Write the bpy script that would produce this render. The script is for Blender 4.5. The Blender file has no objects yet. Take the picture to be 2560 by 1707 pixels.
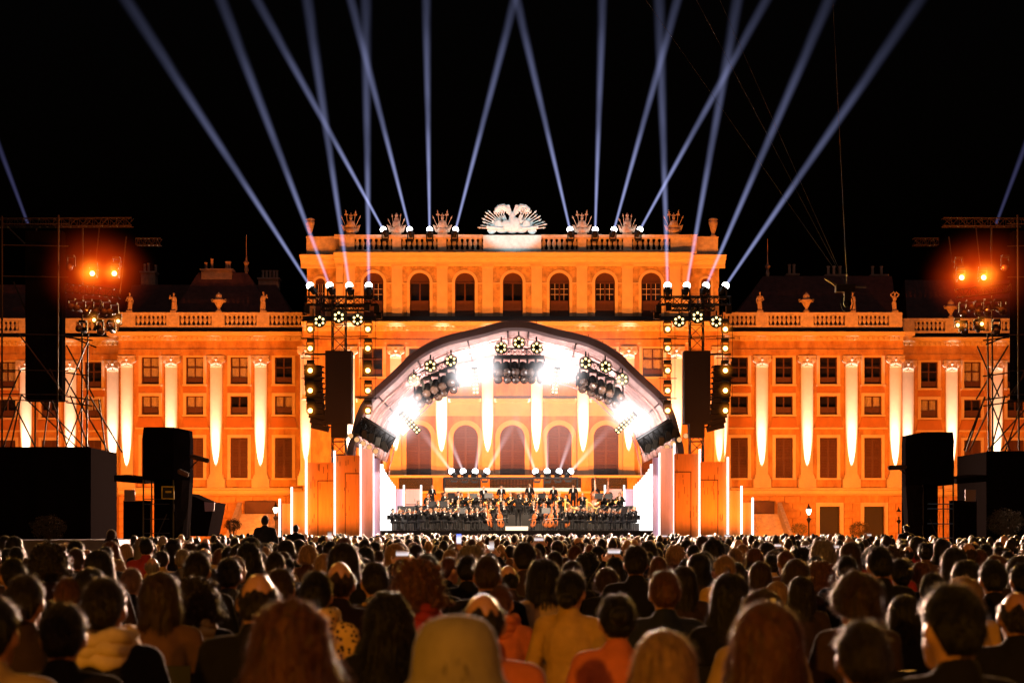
import bpy, bmesh, math, random
from math import sin, cos, pi, radians, sqrt, atan2
from mathutils import Vector, Matrix, noise
R = random.Random(7)
SC = bpy.context.scene
COL = SC.collection
# ------------------------------------------------------------------ camera (level, rising-front lens)
F, HC, HY = 4000.0, 1.5, 1328.0            # focal length in photo pixels, camera height, horizon row
def X(px, d): return (px - 1280.0) * d / F
def Z(py, d): return HC + (HY - py) * d / F
def P(px, py, d): return Vector((X(px, d), d, Z(py, d)))
cam_d = bpy.data.cameras.new('camera'); cam = bpy.data.objects.new('camera', cam_d); COL.objects.link(cam)
cam.location = (0, 0, HC); cam.rotation_euler = (pi / 2, 0, 0)
cam_d.sensor_width = 36; cam_d.lens = 36 * F / 2560; cam_d.shift_y = (HY - 853.5) / 2560
cam_d.clip_start = 0.1; cam_d.clip_end = 2000
cam_d.dof.use_dof = True; cam_d.dof.focus_distance = 95; cam_d.dof.aperture_fstop = 3.4
SC.camera = cam
# ------------------------------------------------------------------ night sky, faint moonlight
W = bpy.data.worlds.new('World'); SC.world = W; W.use_nodes = True
wn = W.node_tree.nodes; wl = W.node_tree.links
sky = wn.new('ShaderNodeTexSky'); sky.sky_type = 'NISHITA'; sky.sun_disc = False
sky.sun_elevation = radians(-4); sky.sun_rotation = radians(180)
wl.new(sky.outputs[0], wn['Background'].inputs[0]); wn['Background'].inputs[1].default_value = 0.05
sd = bpy.data.lights.new('moon', 'SUN'); sd.energy = 0.07; sd.angle = radians(0.5); sd.color = (.75, .85, 1)
so = bpy.data.objects.new('moon', sd); so.rotation_euler = (radians(35), radians(20), 0); COL.objects.link(so)
SC.view_settings.view_transform = 'Standard'; SC.view_settings.look = 'None'
SC.view_settings.exposure = 0; SC.view_settings.gamma = 1
SC.cycles.use_denoising = True
SC.cycles.max_bounces = 5; SC.cycles.diffuse_bounces = 2; SC.cycles.glossy_bounces = 2
SC.cycles.transparent_max_bounces = 24; SC.cycles.volume_bounces = 0; SC.cycles.transmission_bounces = 3
SC.cycles.sample_clamp_indirect = 4.0; SC.cycles.use_light_tree = True
SC.cycles.caustics_reflective = False; SC.cycles.caustics_refractive = False

def light(kind, loc, target, power, color, size=60, blend=.3, radius=.1, name=None):
    l = bpy.data.lights.new(name or kind.lower() + '_light', kind); l.energy = power; l.color = color
    o = bpy.data.objects.new(l.name, l); o.location = loc; COL.objects.link(o)
    if kind == 'SPOT':
        l.spot_size = radians(size); l.spot_blend = blend
    if kind == 'AREA':
        l.shape = 'DISK'; l.size = radius
    else:
        l.shadow_soft_size = radius
    if target is not None:
        v = Vector(target) - Vector(loc)
        o.rotation_euler = v.to_track_quat('-Z', 'Y').to_euler()
    return o

# ------------------------------------------------------------------ the lamps that light the place
ORANGE = (1, .212, .016); WARM = (1, .80, .62); PINKW = (1, .60, .42); AMBER = (1, .50, .10)
# ground floodlights in front of the palace
for x in (-46, -34, -22, -12): light('SPOT', (x, 119, .5), (x, 144, 11), 14000, ORANGE, 110, .5, .25, 'facade_flood')
for x in (46, 34, 22, 12): light('SPOT', (x, 119, .5), (x, 144, 11), 14000, ORANGE, 110, .5, .25, 'facade_flood')
for x in (-15, -7.5, 0, 7.5, 15): light('SPOT', (x, 110, .5), (x, 137, 17), 12000, (1, .25, .03), 95, .5, .25, 'facade_flood')
# cold white light on the eagle group
light('SPOT', (-4.5, 131, 26.0), (.1, 136.4, 28.3), 1300, (.66, .95, 1), 50, .5, .1, 'emblem_light')
light('SPOT', (4.7, 131, 26.0), (.1, 136.4, 28.3), 1300, (.66, .95, 1), 50, .5, .1, 'emblem_light')
# stage wash
for px, py, d, p in ((1060, 900, 92, 700), (1200, 850, 92, 1500), (1380, 850, 92, 1500), (1520, 900, 92, 700), (1005, 1030, 93, 260), (1575, 1030, 93, 260)):
    light('SPOT', P(px, py + 60, d - 1.5), P(px, py - 120, d + 2.5), p * .75, (1, .80, .76), 165, .5, .35, name='roof_wash')
for px in (1060, 1180, 1290, 1400, 1520):
    light('SPOT', P(px, 900, 84), P(px, 1290, 93), 7000, (1, .74, .52), 75, .6, .3, 'orchestra_key')
# stage strobes towards the audience
for px, py in ((1010, 1030), (1180, 900), (1400, 900), (1575, 1030)):
    light('SPOT', P(px, py, 86.5), (X(px, 86) * .35, 12, 1.2), 75000, PINKW, 44, .6, .35, 'stage_strobe')
for px in (962, 1616): light('SPOT', P(px, 1215, 86.0), (X(px, 86) * .3, 10, 1.3), 300000, PINKW, 60, .6, .5, 'tube_wall_glare')
# amber wash from the mixing tower behind the camera
light('SPOT', (-9, -16, 7.5), (1, 22, .8), 9800, (1, .40, .022), 80, .5, .25, 'audience_wash')
light('SPOT', (10, -20, 8.5), (0, 40, .8), 4600, (1, .30, .012), 70, .5, .25, 'audience_wash')

# ------------------------------------------------------------------ materials
MATS = {}
def mat(name, col, rough=.6, metal=0., var=0., vscale=3., bump=0., bscale=20., sheen=0., spec=.5, stretch=None, emit=None, estr=0., coord='Object', dark=None):
    if name in MATS: return MATS[name]
    m = bpy.data.materials.new(name); m.use_nodes = True; MATS[name] = m
    n = m.node_tree.nodes; l = m.node_tree.links; b = n['Principled BSDF']
    b.inputs['Base Color'].default_value = (*col, 1); b.inputs['Roughness'].default_value = rough
    b.inputs['Metallic'].default_value = metal; b.inputs['Specular IOR Level'].default_value = spec
    if sheen:
        b.inputs['Sheen Weight'].default_value = sheen; b.inputs['Sheen Roughness'].default_value = .35
    if emit:
        b.inputs['Emission Color'].default_value = (*emit, 1); b.inputs['Emission Strength'].default_value = estr
        m.cycles.emission_sampling = 'NONE'
    if var or bump:
        tc = n.new('ShaderNodeTexCoord'); mp = n.new('ShaderNodeMapping')
        if stretch: mp.inputs['Scale'].default_value = stretch
        l.new(tc.outputs[coord], mp.inputs[0])
    if var:
        t = n.new('ShaderNodeTexNoise'); t.inputs['Scale'].default_value = vscale; t.inputs['Detail'].default_value = 6; t.inputs['Roughness'].default_value = .65
        l.new(mp.outputs[0], t.inputs['Vector'])
        r = n.new('ShaderNodeValToRGB'); r.color_ramp.elements[0].position = .32; r.color_ramp.elements[1].position = .68
        d = dark or tuple(c * (1 - var) for c in col)
        r.color_ramp.elements[0].color = (*d, 1)
        r.color_ramp.elements[1].color = (*[min(1, c * (1 + var * .35)) for c in col], 1)
        l.new(t.outputs['Fac'], r.inputs[0]); l.new(r.outputs[0], b.inputs['Base Color'])
    if bump:
        t2 = n.new('ShaderNodeTexNoise'); t2.inputs['Scale'].default_value = bscale; t2.inputs['Detail'].default_value = 4
        bp = n.new('ShaderNodeBump'); bp.inputs['Strength'].default_value = bump; bp.inputs['Distance'].default_value = .02
        l.new(mp.outputs[0], t2.inputs['Vector']); l.new(t2.outputs['Fac'], bp.inputs['Height']); l.new(bp.outputs[0], b.inputs['Normal'])
    return m
def emat(name, col, strength):
    if name in MATS: return MATS[name]
    m = mat(name, (.02, .02, .02), .4, emit=col, estr=strength); return m

M_WALL = mat('ochre_plaster', (.66, .37, .12), .8, var=.35, vscale=1.3, dark=(.42, .19, .05), stretch=(1, 1, .45), bump=.15, bscale=6)
M_WALLU = mat('weathered_ochre_plaster', (.72, .46, .19), .8, var=.55, vscale=1.5, bump=.2, bscale=6)
M_TRIM = mat('pale_plaster', (.80, .62, .36), .75, var=.12, vscale=1.2, bump=.1, bscale=9)
M_SPAN = mat('deep_ochre_plaster', (.55, .22, .055), .8, var=.15, vscale=.8)
M_STONE = mat('pale_stone', (.74, .60, .44), .8, var=.3, vscale=2.5, bump=.3, bscale=12)
M_STAT = mat('sandstone', (.55, .40, .28), .85, var=.4, vscale=5, bump=.4, bscale=18)
M_WHITE = mat('white_stone', (.8, .8, .77), .7, var=.2, vscale=4, bump=.3, bscale=18)
M_LEADSHADE = mat('dark_lead_and_shade', (.035, .026, .022), .5, var=.3)  # lead of the flat roofs; also holds painted shade above the cornices
M_ROOF = mat('dark_roof_tile', (.17, .055, .035), .7, var=.4, vscale=2, bump=.4, bscale=25)
M_WINF = mat('brown_window_frame', (.10, .035, .018), .5)
M_SHUT = mat('brown_shutter', (.10, .034, .018), .55, var=.15)
M_ROOM = mat('dark_room', (.03, .016, .012), .9)
M_CURT = mat('cream_curtain', (.85, .74, .58), .9, var=.25, vscale=4, bump=.5, bscale=8)
M_DOOR = mat('dark_door', (.010, .006, .005), .6)
M_BLACK = mat('black_steel', (.012, .011, .011), .45, metal=.6)
M_ALU = mat('truss_aluminium', (.10, .095, .09), .35, metal=.9)
M_DARKCL = mat('black_drape', (.007, .0052, .005), .95, spec=.0, bump=.5, bscale=3, stretch=(2, 2, .4))
M_BROWNCL = mat('speaker_grille', (.030, .017, .013), .8, var=.3, vscale=40)
M_PLAST = mat('black_plastic', (.006, .0055, .0055), .45, spec=.3)
M_GRAVEL = mat('gravel', (.20, .15, .11), .95, var=.4, vscale=6, bump=.6, bscale=40)
M_STAGEF = mat('stage_floor', (.010, .009, .008), .4)
M_ARCH = mat('arch_beam', (.10, .055, .05), .5, var=.2)
M_ARCHP = mat('arch_rim', (.62, .30, .26), .45)  # pink stands for spill light along the arch top; ribs share it
M_MEMB = mat('roof_membrane', (.70, .44, .40), .22, var=.35, vscale=1.6, bump=.5, bscale=3, stretch=(1, .25, 1))
M_GLASS = None
def glass():
    m = bpy.data.materials.new('window_glass'); m.use_nodes = True; n = m.node_tree.nodes; l = m.node_tree.links
    n.remove(n['Principled BSDF']); t = n.new('ShaderNodeBsdfTransparent'); g = n.new('ShaderNodeBsdfGlossy'); g.inputs['Roughness'].default_value = .06
    t.inputs[0].default_value = (.96, .95, .93, 1); mx = n.new('ShaderNodeMixShader'); mx.inputs[0].default_value = .09
    l.new(t.outputs[0], mx.inputs[1]); l.new(g.outputs[0], mx.inputs[2]); l.new(mx.outputs[0], n['Material Output'].inputs[0]); return m
M_GLASS = glass()

ORD = ('first', 'second', 'third', 'fourth', 'fifth', 'sixth', 'seventh', 'eighth', 'ninth', 'tenth', 'eleventh', 'twelfth')
# ------------------------------------------------------------------ mesh helpers
class MB:
    def __init__(s): s.v = []; s.f = []; s.m = []; s.cur = 0; s.smooth = []; s.sm = False
    def add(s, vs, fs):
        b = len(s.v); s.v += [tuple(v) for v in vs]
        for f in fs:
            s.f.append(tuple(i + b for i in f)); s.m.append(s.cur); s.smooth.append(s.sm)
    def box(s, x0, x1, y0, y1, z0, z1):
        v = [(x, y, z) for z in (z0, z1) for y in (y0, y1) for x in (x0, x1)]
        s.add(v, [(0, 2, 3, 1), (4, 5, 7, 6), (0, 1, 5, 4), (2, 6, 7, 3), (0, 4, 6, 2), (1, 3, 7, 5)]); return s
    def cbox(s, c, sx, sy, sz, rot=None):
        vs = [Vector((x * sx / 2, y * sy / 2, z * sz / 2)) for z in (-1, 1) for y in (-1, 1) for x in (-1, 1)]
        if rot is not None: vs = [rot @ v for v in vs]
        s.add([v + Vector(c) for v in vs], [(0, 2, 3, 1), (4, 5, 7, 6), (0, 1, 5, 4), (2, 6, 7, 3), (0, 4, 6, 2), (1, 3, 7, 5)]); return s
    def cyl(s, p0, p1, r0, r1=None, n=8, cap=True):
        p0 = Vector(p0); p1 = Vector(p1); r1 = r0 if r1 is None else r1
        q = (p1 - p0).to_track_quat('Z', 'Y'); vs = []
        for p, r in ((p0, r0), (p1, r1)):
            for i in range(n): vs.append(p + q @ Vector((r * cos(2 * pi * i / n), r * sin(2 * pi * i / n), 0)))
        fs = [(i, (i + 1) % n, n + (i + 1) % n, n + i) for i in range(n)]
        if cap: fs += [tuple(range(n - 1, -1, -1)), tuple(range(n, 2 * n))]
        s.add(vs, fs); return s
    def tube(s, pts, r, n=6):
        pts = [Vector(p) for p in pts]; vs = []; k = len(pts)
        for i, p in enumerate(pts):
            t = (pts[min(i + 1, k - 1)] - pts[max(i - 1, 0)]); q = t.to_track_quat('Z', 'Y')
            rr = r[i] if isinstance(r, (list, tuple)) else r
            for j in range(n): vs.append(p + q @ Vector((rr * cos(2 * pi * j / n), rr * sin(2 * pi * j / n), 0)))
        fs = [(i * n + j, i * n + (j + 1) % n, (i + 1) * n + (j + 1) % n, (i + 1) * n + j) for i in range(k - 1) for j in range(n)]
        fs += [tuple(range(n - 1, -1, -1)), tuple(range((k - 1) * n, k * n))]
        s.add(vs, fs); return s
    def lathe(s, prof, c=(0, 0, 0), n=12, sq=False):
        c = Vector(c); vs = []; k = len(prof)
        for r, z in prof:
            for i in range(n): vs.append(c + Vector((r * cos(2 * pi * i / n), r * sin(2 * pi * i / n), z)))
        fs = [(i * n + j, i * n + (j + 1) % n, (i + 1) * n + (j + 1) % n, (i + 1) * n + j) for i in range(k - 1) for j in range(n)]
        fs += [tuple(range(n - 1, -1, -1)), tuple(range((k - 1) * n, k * n))]
        s.add(vs, fs); return s
    def prism(s, poly, y0, y1):                 # polygon in x,z extruded along y
        k = len(poly); vs = [(x, y0, z) for x, z in poly] + [(x, y1, z) for x, z in poly]
        s.add(vs, [tuple(range(k)), tuple(range(2 * k - 1, k - 1, -1))] + [(i, k + i, k + (i + 1) % k, (i + 1) % k) for i in range(k)]); return s
    def ball(s, c, rx, ry=None, rz=None, nu=12, nv=8, rot=None):
        ry = rx if ry is None else ry; rz = rx if rz is None else rz; c = Vector(c); vs = []
        for j in range(1, nv):
            a = pi * j / nv
            for i in range(nu):
                v = Vector((rx * sin(a) * cos(2 * pi * i / nu), ry * sin(a) * sin(2 * pi * i / nu), rz * cos(a)))
                vs.append(c + (rot @ v if rot is not None else v))
        t = Vector((0, 0, rz)); b = Vector((0, 0, -rz))
        if rot is not None: t = rot @ t; b = rot @ b
        vs += [c + t, c + b]; T = len(vs) - 2; B = T + 1
        fs = [(j * nu + i, (j + 1) * nu + i, (j + 1) * nu + (i + 1) % nu, j * nu + (i + 1) % nu) for j in range(nv - 2) for i in range(nu)]
        fs += [(T, i, (i + 1) % nu) for i in range(nu)] + [(B, (nv - 2) * nu + (i + 1) % nu, (nv - 2) * nu + i) for i in range(nu)]
        s.add(vs, fs); return s
    def mesh(s, name, mats):
        me = bpy.data.meshes.new(name); me.from_pydata(s.v, [], s.f)
        for m in (mats if isinstance(mats, (list, tuple)) else [mats]): me.materials.append(m)
        me.polygons.foreach_set('material_index', s.m); me.polygons.foreach_set('use_smooth', s.smooth); me.update(); return me
    def build(s, name, mats, parent=None, loc=(0, 0, 0)):
        return put(name, s.mesh(name, mats), parent, loc)
def put(name, me, parent=None, loc=(0, 0, 0), rot=None, scale=None):
    o = bpy.data.objects.new(name, me); COL.objects.link(o); o.location = loc
    if rot is not None: o.rotation_euler = rot
    if scale is not None: o.scale = scale if hasattr(scale, '__len__') else (scale,) * 3
    if parent is not None: o.parent = parent
    return o
def tag(o, label, cat, group=None, kind=None):
    if len(label.split()) > 16: print('LONG', o.name, '|', label)
    o['label'] = label
    if cat: o['category'] = cat
    if group: o['group'] = group
    if kind: o['kind'] = kind
    return o
def struct(o): o['kind'] = 'structure'; return o
def thing(name, label, cat, loc=(0, 0, 0), group=None, rz=0):
    o = put(name, None, None, loc, (0, 0, rz)); o.empty_display_size = .2; return tag(o, label, cat, group)
def dup(o, parent=None):
    c = o.copy(); COL.objects.link(c); c.parent = parent
    for ch in list(o.children): dup(ch, c)
    return c
UNIT = {}
def rod(parent, name, p0, p1, r, m, n=6):
    key = (m.name, n)
    if key not in UNIT: UNIT[key] = MB().cyl((0, 0, 0), (0, 0, 1), 1, 1, n).mesh('rod', m)
    p0 = Vector(p0); p1 = Vector(p1); v = p1 - p0
    o = put(name, UNIT[key], parent, p0, v.to_track_quat('Z', 'Y').to_euler(), (r, r, v.length)); return o
def truss(mb, p0, p1, w, h, r=.03, seg=None, up=(0, 0, 1)):
    p0 = Vector(p0); p1 = Vector(p1); t = (p1 - p0); L = t.length; t.normalize()
    side = t.cross(Vector(up)).normalized(); upv = side.cross(t).normalized()
    cs = [side * a * w / 2 + upv * b * h / 2 for a, b in ((-1, -1), (1, -1), (1, 1), (-1, 1))]
    for c in cs: mb.cyl(p0 + c, p1 + c, r, n=5)
    n = seg or max(1, round(L / max(w, h)))
    for i in range(n):
        a = p0 + t * (L * i / n); b = p0 + t * (L * (i + 1) / n)
        for k in range(4):
            c0, c1 = cs[k], cs[(k + 1) % 4]
            if i % 2: c0, c1 = c1, c0
            mb.cyl(a + c0, b + c1, r * .6, n=4, cap=False); mb.cyl(a + c0, a + c1, r * .6, n=4, cap=False)
    return mb
def eval_mesh(me, mods, name):
    o = bpy.data.objects.new('tmp', me); COL.objects.link(o)
    for t, kw in mods:
        m = o.modifiers.new(t, t)
        for k, v in kw.items(): setattr(m, k, v)
    dg = bpy.context.evaluated_depsgraph_get(); dg.update()
    r = bpy.data.meshes.new_from_object(o.evaluated_get(dg)); r.name = name
    bpy.data.objects.remove(o); return r
def remesh(mb, voxel, mats, name, smooth=4, dec=None):
    me = mb.mesh(name + '_src', mats)
    mods = [('REMESH', dict(mode='VOXEL', voxel_size=voxel, use_smooth_shade=True)), ('SMOOTH', dict(factor=.5, iterations=smooth))]
    if dec: mods.append(('DECIMATE', dict(ratio=dec)))
    r = eval_mesh(me, mods, name)
    r.materials.clear()
    for m in (mats if isinstance(mats, (list, tuple)) else [mats]): r.materials.append(m)
    r.polygons.foreach_set('use_smooth', [True] * len(r.polygons)); r.polygons.foreach_set('material_index', [0] * len(r.polygons))
    bpy.data.meshes.remove(me); return r
def cap(mb, a, b, ra, rb, n=10):              # tapered capsule as closed chain
    a = Vector(a); b = Vector(b); v = b - a; L = max(v.length, 1e-4); t = v / L; pts = []; rs = []
    for k in (80, 55, 28): pts.append(a - t * ra * sin(radians(k))); rs.append(ra * cos(radians(k)))
    pts.append(a); rs.append(ra); pts.append(b); rs.append(rb)
    for k in (28, 55, 80): pts.append(b + t * rb * sin(radians(k))); rs.append(rb * cos(radians(k)))
    mb.tube(pts, rs, n)

struct(MB().box(-400, 400, -60, 700, -.5, 0).build('ground', M_GRAVEL))
# ------------------------------------------------------------------ PALACE
D0, D1, D2 = 137.0, 144.0, 148.0
def zw(py): return 1.5 + (1328 - py) / 27.78
def zc(py): return 1.5 + (1328 - py) / 29.2
palace = thing('palace', 'long baroque palace with arched centre block and balustraded wings, floodlit orange', 'palace', (0, D0, 0))
PAL = Vector((0, D0, 0))
def pp(o):                                    # make a world-positioned object a part of the palace
    o.parent = palace; o.location = Vector(o.location) - PAL; return o
def wall(x0, x1, z0, z1, y, ops, name, m, back=True):
    """flat wall with openings (cx,w,zb,zt,arch): reveals 0.35 m deep and a dark room plane behind"""
    mb = MB(); xs = sorted({x0, x1} | {v for o in ops for v in (o[0] - o[1] / 2, o[0] + o[1] / 2)}); zs = sorted({z0, z1} | {v for o in ops for v in (o[2], o[3])})
    for i in range(len(xs) - 1):
        for j in range(len(zs) - 1):
            mx, mz = (xs[i] + xs[i + 1]) / 2, (zs[j] + zs[j + 1]) / 2
            if any(abs(mx - o[0]) < o[1] / 2 and o[2] < mz < o[3] for o in ops): continue
            mb.add([(xs[i], y, zs[j]), (xs[i + 1], y, zs[j]), (xs[i + 1], y, zs[j + 1]), (xs[i], y, zs[j + 1])], [(0, 1, 2, 3)])
    for cx, w, zb, zt, arch in ops:
        r = w / 2; prof = [(cx - r, zb), (cx + r, zb)]
        if arch:
            zs_ = zt - r; arc = [(cx + r * cos(a), zs_ + r * sin(a)) for a in [pi * k / 16 for k in range(17)]]; prof += arc
            for s in (1, -1):
                half = [p for p in arc if (p[0] - cx) * s >= -1e-6]
                if s < 0: half = half[::-1]
                pts = [(cx + s * r, zt)] + half
                k = len(pts); mb.add([(p[0], y, p[1]) for p in pts], [(0, i, i + 1) for i in range(1, k - 1)])
        else: prof += [(cx + r, zt), (cx - r, zt)]
        k = len(prof)
        mb.add([(p[0], y, p[1]) for p in prof] + [(p[0], y + .4, p[1]) for p in prof], [(i, (i + 1) % k, k + (i + 1) % k, k + i) for i in range(k)])
        mb.cur = 1; mb.add([(cx - r, y + .95, zb), (cx + r, y + .95, zb), (cx + r, y + .95, zt), (cx - r, y + .95, zt)], [(0, 1, 2, 3)])
        mb.add([(cx - r, y + .4, zb), (cx + r, y + .4, zb), (cx + r, y + .95, zb), (cx - r, y + .95, zb)], [(0, 1, 2, 3)])
        for s in (-1, 1): mb.add([(cx + s * r, y + .4, zb), (cx + s * r, y + .95, zb), (cx + s * r, y + .95, zt), (cx + s * r, y + .4, zt)], [(0, 1, 2, 3)])
        mb.add([(cx - r, y + .4, zt), (cx + r, y + .4, zt), (cx + r, y + .95, zt), (cx - r, y + .95, zt)], [(0, 1, 2, 3)]); mb.cur = 0
    return pp(mb.build(name, [m, M_ROOM]))
WM = {}
def shared(key, fn):
    if key not in WM: WM[key] = fn()
    return WM[key]
def archpts(r, z, n=12): return [(r * cos(pi * k / n), z + r * sin(pi * k / n)) for k in range(n + 1)]
def archband(mb, r0, r1, z, y0, y1, n=14):
    a = archpts(r0, z, n); b = archpts(r1, z, n)
    for i in range(n):
        q = [a[i], b[i], b[i + 1], a[i + 1]]; mb.prism(q, y0, y1)
def window(cx, y, w, zb, zt, arch=False, style='cross', surround=.28, curtain=False):
    """window: wooden frame (part) with panes / shutters as sub-parts, and a plaster surround (part)"""
    h = zt - zb; key = (round(w, 2), round(h, 2), arch, style)
    def frame():
        mb = MB(); t = .075; r = w / 2; zs_ = h - r if arch else h
        mb.box(-r, -r + t, 0, .1, 0, zs_); mb.box(r - t, r, 0, .1, 0, zs_); mb.box(-r + t, r - t, 0, .1, 0, t)
        if arch: archband(mb, r - t, r, zs_, 0, .1); mb.box(-r + t, r - t, -.02, .1, zs_ - .05, zs_ + .05)
        else: mb.box(-r + t, r - t, 0, .1, h - t, h)
        mb.box(-.06, .06, .01, .09, t, zs_ - .05 if arch else h - t)
        if style == 'cross':
            zq = h * .62; mb.box(-r + t, -.06, .015, .085, zq - .05, zq + .05); mb.box(.06, r - t, .015, .085, zq - .05, zq + .05)
            zq = h * .24; mb.box(-r + t, -.06, .015, .085, zq - .04, zq + .04); mb.box(.06, r - t, .015, .085, zq - .04, zq + .04)
        if style == 'low':
            zq = h * .38; mb.box(-r + t, -.06, .015, .085, zq - .04, zq + .04); mb.box(.06, r - t, .015, .085, zq - .04, zq + .04)
        return mb.mesh('window', M_WINF)
    fr = pp(put('window', shared(('f',) + key, frame), None, (cx, y + .2, zb)))
    r = w / 2 - .075
    def sub(name, me, x, z, yy=.05): return put(name, me, fr, (x, yy, z))
    zlist = {'cross': (0, .24, .62, 1), 'low': (0, .38, 1)}.get(style)
    if style in ('cross', 'low'):
        for a, b in zip(zlist[:-1], zlist[1:]):
            hh = (b - a) * h
            solid = (a == 0)
            me = shared(('p', solid) + key + (a,), lambda: MB().box(-r / 2 + .03, r / 2 - .03, 0, .02, .02, hh - .02).mesh('pane', M_SHUT if solid else M_GLASS))
            for s in (-1, 1): sub('panel' if solid else 'pane', me, s * r / 2, a * h)
        if curtain:
            def cm():
                mb = MB(); mb.sm = True; n = 18; ww = w - .2
                vs = [(-ww / 2 + ww * i / n, .12 + .04 * sin(i * 1.9) + .03 * sin(i * .7), z) for z in (h * .22, h * .97) for i in range(n + 1)]
                mb.add(vs, [(i, i + 1, n + 2 + i, n + 1 + i) for i in range(n)]); return mb.mesh('curtain', M_CURT)
            sub('curtain', shared(('c',) + key, cm), 0, 0)
    elif style == 'shutter':
        def sh():
            mb = MB(); zt_ = h - .1; mb.box(-r / 2 + .02, r / 2 - .02, 0, .03, .03, zt_)
            n = int(zt_ / .14)
            for i in range(n): mb.cbox((0, -.02, .1 + i * (zt_ - .1) / n), r - .18, .03, .09, Matrix.Rotation(.5, 3, 'X'))
            for s in (-1, 1): mb.box(s * (r / 2 - .05) - .05, s * (r / 2 - .05) + .05, -.045, 0, .03, zt_)
            mb.box(-r / 2 + .1, r / 2 - .1, -.045, 0, zt_ * .5 - .06, zt_ * .5 + .06)
            return mb.mesh('shutter', M_SHUT)
        me = shared(('s',) + key, sh)
        for s in (-1, 1): sub('shutter', me, s * r / 2, 0)
        if arch:
            me = shared(('t',) + key, lambda: MB().prism([(-.001, h - r - .02)] + [(q[0] * .97, q[1]) for q in archpts(r, h - r)], .03, .05).mesh('fanlight', M_SHUT))
            sub('fanlight', me, 0, 0)
    elif style == 'archglass':
        zs_ = h - w / 2
        me = shared(('g1',) + key, lambda: MB().box(-r / 2 + .03, r / 2 - .03, 0, .02, h * .38, zs_ - .04).mesh('pane', M_GLASS))
        bl = shared(('g2',) + key, lambda: MB().box(-r / 2 + .03, r / 2 - .03, -.01, .03, .05, h * .38).mesh('blind', M_SHUT))
        for s in (-1, 1): sub('pane', me, s * r / 2, 0); sub('blind', bl, s * r / 2, 0)
        me = shared(('t',) + key, lambda: MB().prism([(q[0], q[1]) for q in archpts(r * .98, zs_ + .04)], .0, .03).mesh('fanlight', M_SHUT))
        sub('fanlight', me, 0, 0)
        def mun():
            mb = MB()
            for s in (-1, 1):
                for z in (.52, .64): mb.box(s * r / 2 - r / 2 + .03, s * r / 2 + r / 2 - .03, -.02, .0, h * z - .02, h * z + .02)
                mb.box(s * r / 2 - .02, s * r / 2 + .02, -.021, .001, h * .40, zs_ - .06)
            return mb.mesh('glazing_bar', M_STONE)
        if cx > 2 or cx < -10: sub('glazing_bar', shared(('m',) + key, mun), 0, 0)
    if surround:
        def sur():
            mb = MB(); q = surround; rr = w / 2; zs_ = h - rr if arch else h
            mb.box(-rr - q, -rr - .002, -.09, .0, -.05, zs_); mb.box(rr + .002, rr + q, -.09, .0, -.05, zs_)
            if arch: archband(mb, rr + .002, rr + q, zs_, -.09, 0, 18)
            else: mb.box(-rr - q, rr + q, -.1, 0, h + .002, h + q)
            if style != 'shutter' or not arch: mb.box(-rr - q - .05, rr + q + .05, -.16, 0, -.2, -.052)
            return mb.mesh('window_surround', M_TRIM)
        pp(put('window_surround', shared(('q', surround) + key, sur), None, (cx, y, zb)))
def pilaster(cx, y, w, zb, zt, cap_h, base=True, depth=.32, uplight=0, capital=True, uz=5.75, us=13.0):
    def pil():
        mb = MB(); mb.box(-w / 2, w / 2, -depth, 0, 0, zt - zb - cap_h)
        return mb.mesh('pilaster', M_TRIM)
    o = pp(put('pilaster', shared(('pil', round(w, 2), round(zb, 1), round(zt, 1), cap_h), pil), None, (cx, y, zb)))
    if capital:
        def capm():
            mb = MB(); H = cap_h; mb.box(-w * .52, w * .52, -depth - .06, 0, 0, .08)
            mb.prism([(-w * .5, .08), (w * .5, .08), (w * .62, H * .82), (-w * .62, H * .82)], -depth - .08, 0)
            mb.box(-w * .74, w * .74, -depth - .2, 0, H * .82, H)
            for s in (-1, 1):
                mb.cyl((s * w * .55, -depth - .2, H * .58), (s * w * .55, -.02, H * .58), H * .23, n=12)
                mb.cyl((s * w * .55, -depth - .26, H * .58), (s * w * .55, -depth - .18, H * .58), H * .1, n=8)
                for k in range(3): mb.ball((s * w * (.12 + .14 * k), -depth - .1, H * (.34 - .04 * k)), w * .1, .09, H * .17, 8, 6)
            mb.ball((0, -depth - .12, H * .66), w * .16, .12, H * .14, 8, 6)
            return mb.mesh('capital', M_STONE)
        put('capital', shared(('cap', round(w, 2), cap_h), capm), o, (0, 0, zt - zb - cap_h))
    if base:
        def bm():
            mb = MB(); mb.box(-w * .62, w * .62, -depth - .14, 0, -.12, .1); mb.box(-w * .56, w * .56, -depth - .09, 0, .1, .26)
            mb.box(-w * .74, w * .74, -depth - .16, 0, -.93, -.12); return mb.mesh('pedestal', M_TRIM)
        put('pedestal', shared(('pb', round(w, 2)), bm), o)
    if uplight:
        l = bpy.data.lights.new('column_uplight', 'SPOT'); l.energy = uplight; l.color = (1, .86, .82); l.spot_size = radians(us); l.spot_blend = 1.0; l.energy *= R.uniform(.8, 1.3); l.shadow_soft_size = .05
        lo = bpy.data.objects.new('column_uplight', l); COL.objects.link(lo); lo.location = (cx, y - depth - .43, uz - .2)
        lo.rotation_euler = (Vector((cx + R.uniform(-.06, .06), y - depth, uz + R.uniform(3.7, 4.2))) - lo.location).to_track_quat('-Z', 'Y').to_euler()
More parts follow.
